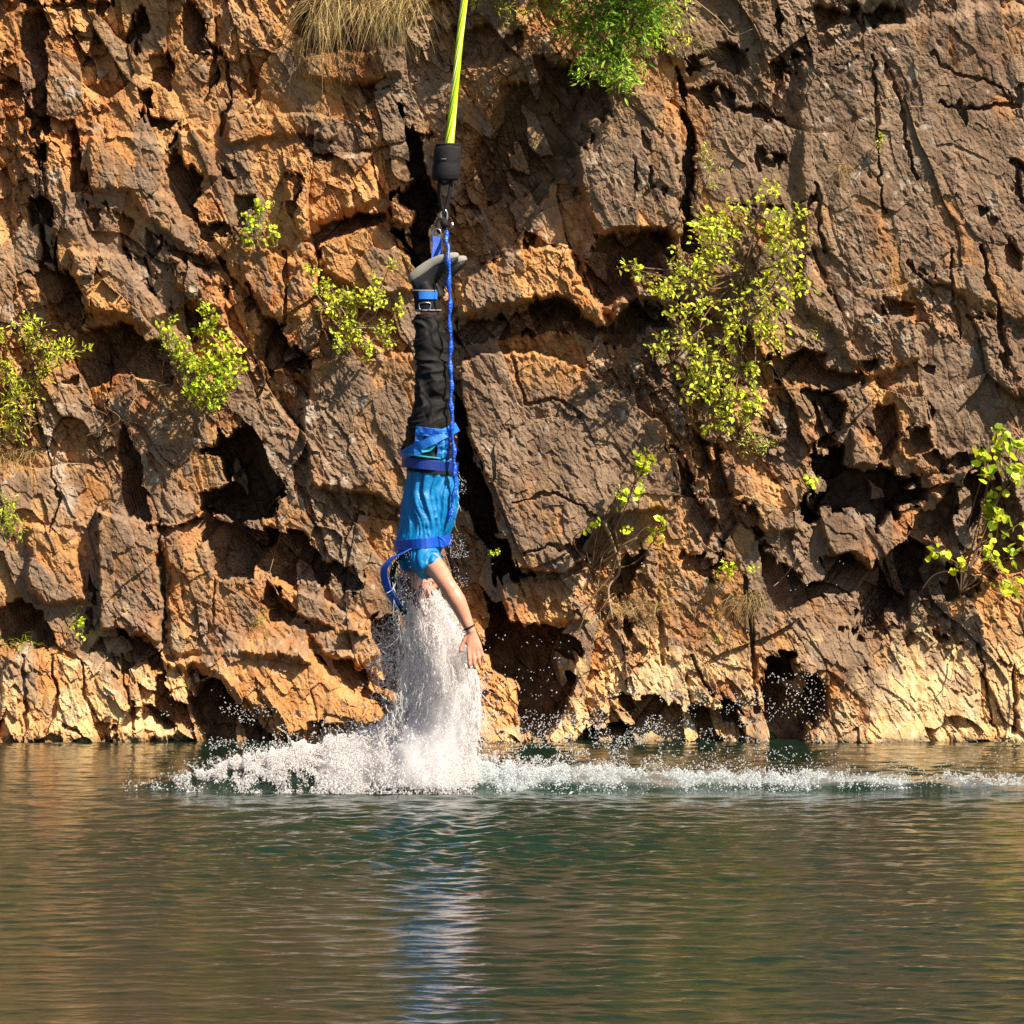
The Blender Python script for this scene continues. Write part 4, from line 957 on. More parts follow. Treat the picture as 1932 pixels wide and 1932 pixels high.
for p, d in ends:
    nb = MB(); q = p + hn * .0058; ax = d; bx = d.cross(hn).normalized()
    ring = [q + ax * (.0075*math.cos(t)) + bx * (.0052*math.sin(t)) for t in [2*PI*j/12 for j in range(12)]]
    nb.rings([[c - hn*.003 for c in ring], ring])
    nb.build("fingernail", M_nail, body)
x = MB(); q = W(885,1184,-.33); tw = (WR-q).normalized(); e1 = tw.orthogonal().normalized(); e2 = tw.cross(e1)
x.tube([q + e1*.027*math.cos(t) + e2*.027*math.sin(t) for t in [2*PI*j/24 for j in range(25)]], .0038, 8, cap=False)
x.build("bracelet", M_black, person)
# hair
hb = MB()
rr = random.Random(8)
hb.ellipsoid(HC + Vector((-.012,0,-.020)), (.096,.083,.100), 24, 16)
for i in range(90):
    th = rr.uniform(0, 2*PI); ph = rr.uniform(.2, 1.5)
    p = HC + Vector((-.012 + .09*math.cos(th)*math.sin(ph), .078*math.sin(th)*math.sin(ph), -.02 - .09*math.cos(ph)))
    hb.tube([p, p + Vector((rr.uniform(-.02,.02), rr.uniform(-.02,.02), -.03)), p + Vector((rr.uniform(-.03,.03), rr.uniform(-.03,.03), -rr.uniform(.05,.09)))], [.006,.004,.001], 5)
hair = hb.build("hair", M_hair, person)

# ---- trousers
tb = MB()
vloft(tb, [(878,812,40,0,.15),(860,806,42,0,.165),(838,804,43,0,.17),(815,808,40,0,.165),(795,812,36,0,.15)], 44)
for s in (-1, 1):
    dx = -2 if s < 0 else 11
    vloft(tb, [(862,808+dx*.5,36,s*.08,.08),(835,806+dx*.6,38,s*.085,.088),(810,808+dx*.8,37,s*.085,.086),(785,811+dx,32,s*.085,.078),(750,813+dx,28,s*.085,.070),(715,815+dx,26,s*.085,.064),(695,816+dx,26,s*.085,.063),(670,812+dx,24,s*.082,.058),(645,809+dx,24,s*.08,.058),(622,806+dx,22,s*.078,.053),(604,804+dx,20,s*.076,.049),(596,803+dx,18,s*.076,.045)], 36)
trs = tb.build("trousers", M_trouser, person)
remesh(trs, .0055, 6, .5)
V, N = get_vn(trs)
leg = sstep(1.2, 1.0, 0) 
zz = V[:, 2]; th = V[:, 0] * 14 + V[:, 1] * 6 + np.where(V[:, 1] > 0, 5.0, 0)
wq = fbm(zz * 5, th * .25, 405, 3)
f1 = 1 - np.abs(vn(zz * 11 + V[:, 0] * 13 + wq * 3.5, th * .33 + wq, 401)) * 2.6
f2 = 1 - np.abs(vn(zz * 19 - V[:, 0] * 11 - wq * 4, th * .5 + 9, 402)) * 2.6
f3 = 1 - np.abs(vn(zz * 42 + V[:, 0] * 30 + wq * 6, th * 1.1, 403)) * 2.4
set_v(trs, V + N * (.0080 * f1 + .0050 * f2 + .0028 * f3 + .004)[:, None])

# ---- shirt
sb = MB()
vloft(sb, [(882,815,40,0,.140),(900,815,44,0,.148),(930,813,48,0,.155),(960,810,50,0,.165),(990,805,48,0,.175),(1012,797,46,0,.185),(1030,791,42,0,.19),(1048,789,38,0,.18),(1064,788,33,0,.155),(1074,787,27,0,.11)], 56)
sb.tube([W(790,1034,-.10), W(798,1050,-.165), W(806,1066,-.205), W(812,1076,-.225)], [.072,.074,.064,.056], 20)
sb.tube([W(790,1034,.10), W(792,1052,.165), W(796,1072,.20), W(798,1084,.215)], [.072,.074,.064,.056], 20)
shirt = sb.build("shirt", M_shirt, person)
remesh(shirt, .0055, 6, .5)
V, N = get_vn(shirt)
ang = np.arctan2(V[:, 1], V[:, 0] + .0) * 3.2 + 1.1 * fbm(V[:, 0] * 6 + V[:, 1] * 5, V[:, 2] * 4, 409, 3)
pl = sstep(-.50, .0, V[:, 2])
f1 = 1 - np.abs(vn(ang * 1.9, V[:, 2] * 3.0, 411)) * 2
f2 = 1 - np.abs(vn(ang * 4.2 + V[:, 2] * 4, V[:, 2] * 5 + 3, 412)) * 2
f3 = vn(ang * 2 + V[:, 2] * 14, V[:, 2] * 22 - ang, 413)
set_v(shirt, V + N * (.009 * f1 * (.35 + .65 * pl) + .0055 * f2 + .0035 * f3 + .0025 * (1 - np.abs(vn(ang * 7 + V[:, 2] * 9, V[:, 2] * 16, 415)) * 2))[:, None])

# ---- shoes (soles upward)
def shoe(s, dx, dz, ln=.262):
    t = Vector((.905, 0, .425)); n = Vector((.425, 0, -.905)); sd = Vector((0, 1, 0))
    o = W(768 + dx, 518 + dz, s * .075)
    P = lambda a, c, h: o + t * a + sd * c + n * h
    k = ln / .27
    outl = [(-.004,.014,.016,.030,.006),(.004,.024,.006,.040,.0),(.02,.031,-.002,.046,.0),(.06,.034,-.012,.050,.0),(.10,.033,-.019,.050,.0),(.14,.036,-.022,.046,.0),(.18,.044,-.020,.044,.0),(.215,.046,-.014,.042,.0),(.24,.040,-.006,.036,.0),(.258,.029,.002,.028,.0),(.268,.015,.009,.018,.0)]
    so = MB(); rings = []
    for a, w_, z0, th_, _ in outl:
        c_ = z0 + th_/2; ring = []
        for j in range(24):
            q = 2*PI*j/24
            ring.append(P(a*k, w_*math.copysign(abs(math.cos(q))**.55, math.cos(q)), c_ + th_/2*math.copysign(abs(math.sin(q))**.6, math.sin(q))))
        rings.append(ring)
    so.rings(rings)
    up = MB(); rings = []
    for a, w_, h in [(.0,.022,.085),(.015,.031,.095),(.05,.034,.105),(.085,.034,.102),(.11,.034,.085),(.15,.038,.066),(.19,.042,.052),(.225,.038,.042),(.25,.026,.034),(.258,.014,.028)]:
        a_ = a*k; ring = []
        for j in range(20):
            th = 2*PI*j/20
            ring.append(P(a_, w_*math.copysign(abs(math.cos(th))**.8, math.cos(th)), .012 + h/2 + (h/2)*math.copysign(abs(math.sin(th))**.8, math.sin(th))))
        rings.append(ring)
    up.rings(rings)
    up.tube([P(.055*k,0,.07), P(.052*k,0,.11), P(.050*k,0,.135)], [.040,.038,.036], 18, sq=1)
    u = up.build("shoe", M_shoe, person); remesh(u, .005, 5, .5)
    so.build("sole", M_sole, u)
    lc = MB()
    for i in range(5):
        a = (.10 + i*.018)*k; h = .112 - i*.011
        lc.tube([P(a, -.030, h*.8), P(a+.004, -.012, h+.012), P(a+.004, .012, h+.012), P(a, .030, h*.8)], .0028, 6)
    lc.build("laces", M_black, u)
    return u
shoe(-1, 0, 0)
shoe(1, 20, 4, .25)

# ---- ankle cuffs with strap
def bvh_of(*objs):
    Vs = []; Fs = []; b_ = 0
    for o in objs:
        off = Vector(ABS[o.name])
        Vs += [Vector(v.co) + off for v in o.data.vertices]
        Fs += [[i + b_ for i in p.vertices] for p in o.data.polygons]; b_ = len(Vs)
    return BVHTree.FromPolygons(Vs, Fs)
def band(mb, bv, c, nrm, width, thick=.004, a0=0, a1=2*PI, n=48, off=.003, wob=0.0):
    """webbing wrapped round a solid: rays from outside toward c in the plane with normal nrm"""
    nrm = Vector(nrm).normalized(); ex = nrm.orthogonal().normalized(); ey = nrm.cross(ex)
    # start angle measured from +x
    ex = Vector((1,0,0)); ex = (ex - nrm*ex.dot(nrm)).normalized(); ey = nrm.cross(ex)
    pts, ws, ns = [], [], []
    full = abs(a1 - a0 - 2*PI) < 1e-3
    for i in range(n + (0 if full else 1)):
        a = a0 + (a1-a0)*i/n; d = ex*math.cos(a) + ey*math.sin(a)
        best = 0
        for k in (-.4, 0, .4):
            o = Vector(c) + nrm*width*k + d*.8
            h = bv.ray_cast(o, -d)
            if h[0] is not None: best = max(best, .8 - h[3])
        pts.append((d, best)); 
    rad = [p[1] for p in pts]; m = len(rad)
    for _ in range(2):
        rad = [(rad[(i-1)%m if full else max(i-1,0)] + 2*rad[i] + rad[(i+1)%m if full else min(i+1,m-1)])/4 for i in range(m)]
    rings = []
    for (d, _), r_ in zip(pts, rad):
        p = Vector(c) + d*(r_ + off + thick/2); wv = nrm*width; n_ = d*thick/2
        rings.append([p - wv/2 - n_, p + wv/2 - n_, p + wv/2 + n_, p - wv/2 + n_])
    mb.rings(rings, close=full, cap=not full)
def bevel(o, w_=.0012):
    m = o.modifiers.new("b", 'BEVEL'); m.width = w_; m.segments = 2; return o
for s in (-1, 1):
    dx = 0 if s < 0 else 9
    c = MB(); A = W(799+dx,546,s*.075); B_ = W(803+dx,588,s*.076)
    c.rings([[q + Vector((r_*math.cos(t), r_*math.sin(t), 0)) for t in [2*PI*j/28 for j in range(28)]] for q, r_ in [(A,.047),(A+(B_-A)*.08,.053),(A+(B_-A)*.5,.050),(A+(B_-A)*.92,.051),(B_,.046)]])
    cf = c.build("ankle_cuff", M_black, person)
    for f in (.06, .94):
        rg = MB(); q = A + (B_-A)*f
        rg.tube([q + Vector((.0515*math.cos(t), .0515*math.sin(t), 0)) for t in [2*PI*j/28 for j in range(29)]], .003, 6, cap=False)
        rg.build("trim", M_label, cf)
    st = MB(); bv = bvh_of(cf)
    band(st, bv, A*.72+B_*.28, (0,0,1), .036, .004, -2.0 if s < 0 else 0, -.5 if s < 0 else 5.5, 16)
    bevel(st.build("strap", M_webl, cf, smooth=False))
    if s < 0:
        bk = MB(); q = A*.25 + B_*.75
        ring = [q + Vector((.053*math.cos(t)*1.02, .055*math.sin(t), z)) for t, z in [(-2.1,.0),(-2.0,-.016),(-1.6,-.022),(-1.2,-.017),(-1.05,.0),(-1.1,.012),(-1.6,.016),(-2.05,.012),(-2.1,0)]]
        bk.tube(catmull(ring, 4), .0028, 6, cap=False); bk.build("buckle", M_steel, cf)

# ---- harness
bvT = bvh_of(trs, shirt)
belt = MB(); band(belt, bvT, W(812, 877, 0), (.10,0,1), .048, .006, n=64, off=.004)
M_belt = simple("navy_webbing", (.0, .022, .20), .5, .5, var=.2, scale=50, bump=.5, bscale=400)
hb_ = bevel(belt.build("harness", M_belt, person, smooth=False), .002)
x = MB(); band(x, bvT, W(812, 862, 0), (.12,0,1), .006, .009, n=64, off=.004); x.build("edging", M_edge, hb_, smooth=False)
x = MB(); band(x, bvT, W(812, 889, 0), (.10,0,1), .018, .005, n=64, off=.003); x.build("padding", M_black, hb_, smooth=False)
bvN = bvh_of(trs)
for s in (-1, 1):
    x = MB(); band(x, bvN, W(808, 834, s*.09), (-.52,0,1), .046, .005, n=48, off=.003); bevel(x.build("leg_loop", M_webl, hb_, smooth=False))
    x = MB(); band(x, bvN, W(808, 815, s*.09), (.12,0,1), .040, .005, a0=-2.2 if s<0 else .3, a1=-.1 if s<0 else 2.2, n=30, off=.004); bevel(x.build("leg_strap", M_webl, hb_, smooth=False))
def ribbon(mb, uv, width, yref=-1.0, bv=bvT, off=.005, thick=.004, depth=None):
    """webbing laid on the near side of the clothes along photo points (1932)"""
    P = catmull([Vector((a, c, 0)) for a, c in uv], 8); pts, ws, ns = [], [], []
    for i, p in enumerate(P):
        q = W(p.x, p.y, 0); t = P[min(i+1,len(P)-1)] - P[max(i-1,0)]; t.normalize()
        if depth is None:
            h = bv.ray_cast(Vector((q.x, -1, q.z)), Vector((0,1,0)))
            y = h[0].y if h[0] is not None else None
            nn = h[1] if h[0] is not None else Vector((0,-1,0))
        else: y = depth; nn = Vector((0,-1,0))
        pts.append([q, y, nn]); ws.append(Vector((t.y, 0, t.x)))   # photo v grows down
    ys = [p[1] for p in pts]; good = [v for v in ys if v is not None]
    last = good[0] if good else 0
    for i, v in enumerate(ys):
        if v is None: ys[i] = last
        last = ys[i]
    for _ in range(3): ys = [(ys[max(i-1,0)] + 2*ys[i] + ys[min(i+1,len(ys)-1)])/4 for i in range(len(ys))]
    rings = []
    for (q, _, nn), y, w_ in zip(pts, ys, ws):
        if nn.y > 0: nn = -nn
        n_ = (nn*.6 + Vector((0,-1,0))*.6).normalized(); w_ = (w_ - n_*w_.dot(n_)).normalized()*width
        c = Vector((q.x, y, q.z)) + n_*(off + thick/2); n_ = n_*thick/2
        rings.append([c - w_/2 - n_, c + w_/2 - n_, c + w_/2 + n_, c - w_/2 + n_])
    mb.rings(rings)
x = MB(); ribbon(x, [(790,858),(791,838),(794,812)], .040); bevel(x.build("riser", M_webl, hb_, smooth=False))
x = MB(); ribbon(x, [(796,811),(812,813),(828,820)], .030, off=.009); bevel(x.build("riser", M_web, hb_, smooth=False))
x = MB(); ribbon(x, [(797,853),(812,847),(824,834)], .016, off=.010); bevel(x.build("riser", M_edge, hb_, smooth=False))
for k, (a, c_) in enumerate([(828,812),(838,816),(833,822)]):
    x = MB(); ribbon(x, [(a,c_),(a+3,840),(a+2,862),(a+7,876)], .030 if k != 2 else .012, off=.008+.003*k); bevel(x.build("gathered_strap", [M_webl, M_web, M_edge][k], hb_, smooth=False))
x = MB(); x.tube([W(846+5*math.cos(t),822+9*math.sin(t),-.10) for t in [2*PI*j/20 for j in range(21)]], .004, 8, cap=False); x.build("ring", M_steel, hb_)
# chest belt of the upper harness and the strap hanging loose at the left
ch = MB(); band(ch, bvT, W(796, 1024, 0), (-.10,0,1), .050, .006, n=64, off=.005)
cb = bevel(ch.build("chest_belt", M_web, person, smooth=False), .002)
x = MB(); x.tube(catmull([W(826,1012,-.17), W(838,1020,-.18), W(838,1032,-.18), W(830,1030,-.18)], 4), .005, 8); x.build("strap_end", M_web, cb)
def freestrap(name, pts, width, mat, par, thick=.005, wdir=Vector((.25,1,.1))):
    x = MB(); P = catmull(pts, 8); rings = []
    for i, p in enumerate(P):
        t = (P[min(i+1,len(P)-1)] - P[max(i-1,0)]).normalized(); w_ = wdir - t*wdir.dot(t); w_.normalize(); n_ = t.cross(w_)*thick/2; w_ = w_*width
        rings.append([p-w_/2-n_, p+w_/2-n_, p+w_/2+n_, p-w_/2+n_])
    x.rings(rings); return bevel(x.build(name, mat, par, smooth=False), .0015)
freestrap("loose_strap", [W(776,1034,-.19), W(758,1044,-.21), W(738,1056,-.20), W(725,1075,-.19), W(727,1098,-.18), W(735,1118,-.17), W(746,1136,-.15), W(758,1148,-.12)], .050, M_web, cb, wdir=Vector((.62,-.75,.25)))
freestrap("loose_strap", [W(770,1040,-.15), W(752,1056,-.14), W(741,1078,-.13), W(744,1108,-.12), W(754,1136,-.12), W(764,1160,-.12)], .045, M_black, cb, wdir=Vector((.5,.8,.2)))

# ---- bungee cord with its sleeve
cord = empty("bungee_cord", W(848, 272, 0)); tag(cord, "yellow green twisted bungee cord running up out of the photo", "bungee cord")
cp = [W(847.5,274,0), W(853,220,0), W(861,140,0), W(868,70,0), W(876,0,0), W(894,-160,0), W(920,-400,0), W(960,-900,0), W(1000,-1500,0), W(1050,-2300,0)]
path = catmull(cp, 22)
M_cord = simple("cord_yellow", (.62, .78, .02), .45, .4, var=.15, scale=60, bump=.3)
M_cord2 = simple("cord_pale", (.78, .82, .35), .45, .4, var=.1, scale=60)
M_cord3 = simple("cord_green", (.30, .55, .02), .5, .4, var=.1, scale=60)
L = [0]
for i in range(1, len(path)): L.append(L[-1] + (path[i]-path[i-1]).length)
NS = 9
for k in range(NS):
    pts = []; rad = []
    for p, l in zip(path, L):
        R = .0125 if l > .25 else .0125 + .0035*(1 - l/.25)
        R = max(.0095, R - .0012*min(l, 2.5)); a = 2*PI*k/NS + l*7.5
        pts.append(p + Vector((R*math.cos(a), R*math.sin(a), 0))); rad.append(R*.42)
    x = MB(); 
    sub_ = []
    for i in range(len(pts)-1): sub_ += [pts[i]]
    x.tube(pts, rad, 6); x.build("strand", [M_cord, M_cord, M_cord2, M_cord, M_cord3][k % 5], cord)
x = MB(); x.tube(path, [.0095]*len(path), 8); x.build("core", M_cord, cord)

sl = empty("cord_sleeve", W(843, 342, 0)); tag(sl, "black padded sleeve wrapped round the lower end of the yellow cord", "sleeve")
x = MB(); A = W(845,274,0); B_ = W(840.5,341,0); rings = []
for f, r_ in [(0,.0545),(.03,.0585),(.10,.0605),(.3,.063),(.48,.0645),(.52,.0625),(.56,.065),(.8,.0665),(.95,.064),(1,.057)]:
    q = A + (B_-A)*f
    rings.append([q + Vector((r_*math.cos(t), r_*math.sin(t), 0)) for t in [2*PI*j/48 for j in range(48)]])
ir = [[A + Vector((.045*math.cos(t), .045*math.sin(t), 0)) for t in [2*PI*j/48 for j in range(48)]], [A + Vector((.042*math.cos(t), .042*math.sin(t), -.02)) for t in [2*PI*j/48 for j in range(48)]]]
x.rings(ir[::-1] + rings)
pad = x.build("padding", M_black, sl)
pad.data.update()
V, N = get_vn(pad)
set_v(pad, V + N*(.0035*vn(V[:,0]*30+V[:,1]*26, V[:,2]*40, 420))[:,None])
x = MB(); x.tube([A + Vector((.052*math.cos(t), .052*math.sin(t), .002)) for t in [2*PI*j/48 for j in range(49)]], .0065, 8, cap=False); x.build("rim", M_black, sl)
x = MB(); q = A + (B_-A)*.40
x.rings([[q + Vector((.067*math.sin(a), -.067*math.cos(a), dz)) + Vector((math.sin(a),-math.cos(a),0))*o_ for dz, o_ in ((-.0015,0),(.0015,0),(.0015,.001),(-.0015,.001))] for a in np.linspace(-.38,-.02,6)]); x.build("stitching", M_label, sl, smooth=False)

ld = empty("loop_sling", W(838, 405, 0)); tag(ld, "black webbing loop below the sleeve, narrowing to a shackle", "sling")
freestrap("webbing", [W(829,338,-.01), W(828,360,-.01), W(831,385,0), W(836,404,0)], .026, M_black, ld, .007, Vector((.6,-1,0)))
freestrap("webbing", [W(851,338,-.01), W(849,362,-.01), W(843,385,0), W(838,404,0)], .026, M_black, ld, .007, Vector((-.6,-1,0)))
freestrap("webbing", [W(830,343,-.02), W(838,347,-.025), W(850,342,-.02)], .016, M_black, ld, .006, Vector((0,0,1)))
x = MB(); x.tube([W(838+6*math.cos(t), 408+12*math.sin(t), .0) for t in [2*PI*j/24 for j in range(25)]], .0055, 8, cap=False); x.build("shackle", M_steel, ld)

cb_ = empty("carabiner", W(839, 425, 0)); tag(cb_, "dark steel carabiner joining the loop to the blue straps", "carabiner")
for a, c_, y in [((832,416),(829,436),-.012),((845,414),(848,436),.010)]:
    x = MB(); m_ = ((a[0]+c_[0])/2, (a[1]+c_[1])/2)
    x.tube([W(m_[0]+6.5*math.cos(t), m_[1]+14*math.sin(t), y) for t in [2*PI*j/24 for j in range(25)]], .006, 8, cap=False)
    g = x.build("frame", M_black, cb_)
    y2 = MB(); y2.tube([W(m_[0]+6.5, m_[1]-6, y), W(m_[0]+6.5, m_[1]+6, y)], .0085, 10); y2.build("gate", M_steel if y > 0 else M_black, g)
x = MB(); x.tube([W(839,412,0), W(838,420,-.005), W(838,428,-.005)], [.010,.019,.017], 14); x.build("swivel", M_black, cb_)

ts = empty("ankle_strap", W(825, 440, -.02)); tag(ts, "broad dark blue strap with a steel D ring between carabiner and shoes", "strap")
x = MB(); x.tube([W(824 + dx_, v_, -.02) for dx_, v_ in [(-8.5,446),(-8.5,440),(-6,434),(0,431),(6,434),(8.5,440),(8.5,446),(-8.5,446)]], .0035, 8); x.build("d_ring", M_steel, ts)
freestrap("webbing", [W(824,445,-.02), W(824,462,-.03), W(822,482,-.045), W(818,505,-.055)], .040, M_web, ts, .005, Vector((1,.1,0)))
freestrap("webbing", [W(826,447,-.01), W(826,465,0), W(828,490,.03), W(828,515,.045)], .036, M_web, ts, .005, Vector((1,.3,0)))

ln = MB(); P = catmull([W(842,437,-.03), W(843,455,-.09), W(846,480,-.135), W(847,520,-.145), W(848,560,-.14), W(849,620,-.14), W(850,680,-.14), W(851,740,-.145), W(852,790,-.15), W(855,840,-.15), W(857,870,-.15), W(858,890,-.15), W(858,925,-.145), W(852,960,-.14), W(848,985,-.14)], 26)
rad = []; l = 0
for i, p in enumerate(P):
    if i: l += (p - P[i-1]).length
    bul = .5 + .5*math.cos(2*PI*l/.098 + .6*math.sin(l*9))
    rad.append(.0068 + (.0062*bul**1.2 if l > .10 else .002))
ln.tube([p + Vector((.003*math.sin(i*.19), 0, 0)) for i, p in enumerate(P)], rad, 12)
M_line = simple("elastic_webbing", (.001, .055, .50), .45, .5, var=.1, scale=50, bump=.3)
t_ = M_line.node_tree; b_ = t_.nodes["Principled BSDF"]
tc_ = t_.nodes.new("ShaderNodeTexCoord"); mp_ = t_.nodes.new("ShaderNodeMapping"); mp_.inputs["Scale"].default_value = (60, 60, 130)
vo_ = t_.nodes.new("ShaderNodeTexNoise"); vo_.inputs["Scale"].default_value = 1.6; vo_.inputs["Detail"].default_value = 2
t_.links.new(tc_.outputs["Object"], mp_.inputs[0]); t_.links.new(mp_.outputs[0], vo_.inputs["Vector"])
rp_ = t_.nodes.new("ShaderNodeMapRange"); rp_.inputs["From Min"].default_value = .56; rp_.inputs["From Max"].default_value = .63
t_.links.new(vo_.outputs[0], rp_.inputs["Value"])
mx_ = t_.nodes.new("ShaderNodeMix"); mx_.data_type = 'RGBA'; mx_.inputs[7].default_value = (.12, .36, .80, 1)
t_.links.new(b_.inputs["Base Color"].links[0].from_socket, mx_.inputs[6]); t_.links.new(rp_.outputs[0], mx_.inputs[0]); t_.links.new(mx_.outputs[2], b_.inputs["Base Color"])
lan = ln.build("safety_line", M_line); tag(lan, "bright blue bunched elastic safety line running from the carabiner down to the waist", "safety line")
# ================================================================== splash
def white_water(name, base, trans=.5, rough=.22, clear=0.0, see=.36):
    m, t, b = new_mat(name)
    b.inputs["Base Color"].default_value = (*base, 1); b.inputs["Roughness"].default_value = rough
    b.inputs["IOR"].default_value = 1.33; b.inputs["Specular IOR Level"].default_value = .6
    b.inputs["Transmission Weight"].default_value = clear
    tl = t.nodes.new("ShaderNodeBsdfTranslucent"); tl.inputs[0].default_value = (*base, 1)
    ms = t.nodes.new("ShaderNodeMixShader"); ms.inputs[0].default_value = trans
    t.links.new(b.outputs[0], ms.inputs[1]); t.links.new(tl.outputs[0], ms.inputs[2])
    tr = t.nodes.new("ShaderNodeBsdfTransparent"); m2 = t.nodes.new("ShaderNodeMixShader"); m2.inputs[0].default_value = see
    t.links.new(ms.outputs[0], m2.inputs[1]); t.links.new(tr.outputs[0], m2.inputs[2])
    t.links.new(m2.outputs[0], t.nodes["Material Output"].inputs[0])
    return m
M_foam = white_water("foam", (.97, .94, .93))
M_foamb = white_water("foam_bluish", (.90, .94, .95))
M_drop = white_water("water_drop", (.93, .93, .93), .2, .06, .45)

OV = np.array([(1,0,0),(-1,0,0),(0,1,0),(0,-1,0),(0,0,1),(0,0,-1)], np.float32)
OF = np.array([(0,2,4),(2,1,4),(1,3,4),(3,0,4),(2,0,5),(1,2,5),(3,1,5),(0,3,5)], np.int32)
def drops(name, P, R, D, el, mat):
    """elongated droplets: centres, radii, stretch direction, stretch factor"""
    n = len(P); D = D / np.linalg.norm(D, axis=1, keepdims=True)
    A = np.cross(D, rng.normal(0, 1, (n, 3))); A /= np.linalg.norm(A, axis=1, keepdims=True); B = np.cross(D, A)
    R = R[:, None, None]; el = el[:, None, None]
    V = P[:, None] + R * (OV[None, :, 0:1] * A[:, None] + OV[None, :, 1:2] * B[:, None] + el * OV[None, :, 2:3] * D[:, None])
    V += rng.normal(0, .18, V.shape) * R
    F = (OF[None] + (np.arange(n) * 6)[:, None, None]).reshape(-1, 3)
    return np_mesh(name, V.reshape(-1, 3), F, mat, smooth=True)
def Wn(u, v, Y):
    dx = (u - 966) * K; dz = (966 - v) * K
    dy = math.cos(PITCH) + dz * math.sin(PITCH); z = dz * math.cos(PITCH) - math.sin(PITCH)
    s = (Y + 30) / dy
    return np.stack([dx * s, Y, CAM.z + z * s], -1)

# --- falling column round head and arms
tab = np.array([(1062,744,770,.05),(1085,742,800,.12),(1110,742,826,.26),(1140,748,848,.42),(1170,756,868,.62),(1205,758,884,.85),(1240,760,893,1.0),(1290,757,905,1.15),(1340,745,906,1.25),(1390,715,897,1.3),(1440,690,893,1.3),(1498,660,900,1.3)])
def column(n):
    v = rng.uniform(1062, 1498, n * 3)
    L_ = np.interp(v, tab[:, 0], tab[:, 1]); R_ = np.interp(v, tab[:, 0], tab[:, 2]); d = np.interp(v, tab[:, 0], tab[:, 3])
    s = rng.uniform(-1, 1, len(v)); s = np.sign(s) * np.abs(s) ** 1.0
    wav = 9 * vn(v * .012, v * 0 + 3, 500) * (s < 0) + 7 * vn(v * .016, v * 0, 501) * (s > 0)
    u = (L_ + R_) / 2 + s * (R_ - L_) / 2 * 1.0 + wav
    yy = rng.uniform(-1, 1, len(v)) * np.sqrt(np.clip(1 - s * s, .03, 1)) * (R_ - L_) / 2 * .0025 * .85
    # streaks that follow the fall
    st = fbm((s * 5 + yy * 14), v * .011, 505, 3) + .6 * vn(s * 17 + yy * 30, v * .03, 509)
    keep = rng.random(len(v)) < np.clip(d * (.52 + 1.25 * st), 0, 1) * .62
    # the far lower left edge is ragged
    keep &= ~((u > 758) & (u < 806) & (v < 1112) & (rng.random(len(v)) < .75))
    return u[keep][:n], v[keep][:n], yy[keep][:n] - .03
u, v, y = column(75000)
behind = (v < 1215) & (u > 812) & (rng.random(len(v)) < .7)
y = np.where((v < 1130), np.abs(y) * 1.1 - .02 * rng.random(len(v)), y)
y = np.where((v < 1262) & (u > np.interp(v, [1050,1100,1140,1190,1262],[800,815,842,872,872])), np.abs(y) - .22, y)
fr_ = sstep(1200, 1300, v); sel_ = rng.random(len(v)) < .8; y = np.where(sel_, y * (1 - .42 * fr_), y)
P = Wn(u, v, y)
R = np.clip(rng.lognormal(-6.0, .42, len(P)), .0012, .009)
D = np.stack([rng.normal(.10, .25, len(P)), rng.normal(0, .25, len(P)), -np.ones(len(P))], -1)
# streaks: strings of stretched drops one behind another, wandering a little as they fall
SP, SR, SD = [], [], []
for i in range(620):
    v0 = 1075 + 230 * rng.random() ** .9; L_ = np.interp(v0, tab[:,0], tab[:,1]); R_ = np.interp(v0, tab[:,0], tab[:,2]); q = rng.random()
    if rng.random() > np.interp(v0, tab[:,0], tab[:,3]) * 1.3 + .12: continue
    n_ = rng.integers(10, 36); vv = v0 + np.cumsum(rng.uniform(1.0, 3.2, n_)); vv = vv[vv < 1494]; n_ = len(vv)
    if n_ < 4: continue
    ll = np.interp(vv, tab[:,0], tab[:,1]); rr_ = np.interp(vv, tab[:,0], tab[:,2])
    uu = ll + (rr_ - ll) * q + 3 * np.sin(vv * .05 + i) + rng.normal(0, .7, n_)
    half = (rr_ - ll) / 2 * .0025; sy = -np.sqrt(np.clip(1 - (2*q-1)**2, .05, 1)) * half * rng.uniform(.5, 1.1)
    lim = np.interp(vv, [1050,1100,1140,1190,1262,1263], [795,808,836,864,866,999])
    sy = np.where(uu > lim, np.abs(sy) - .2, sy)
    if v0 < 1115 and 752 < uu[0] < 812: sy = np.abs(sy)
    SP.append(Wn(uu, vv, sy - .02)); SR.append(rng.uniform(.0010, .0032) * rng.uniform(.5, 1.2, n_)); SD.append(np.stack([rng.normal(.06,.1,n_), rng.normal(0,.1,n_), -np.ones(n_)], -1))
P = np.concatenate([P] + SP); R = np.concatenate([R] + SR); D = np.concatenate([D] + SD)
tag(drops("splash_column", P, R, D, rng.uniform(1, 2.8, len(P)), M_foam), "white column of water falling from the jumper's head and arms", "splash", None, 'stuff')

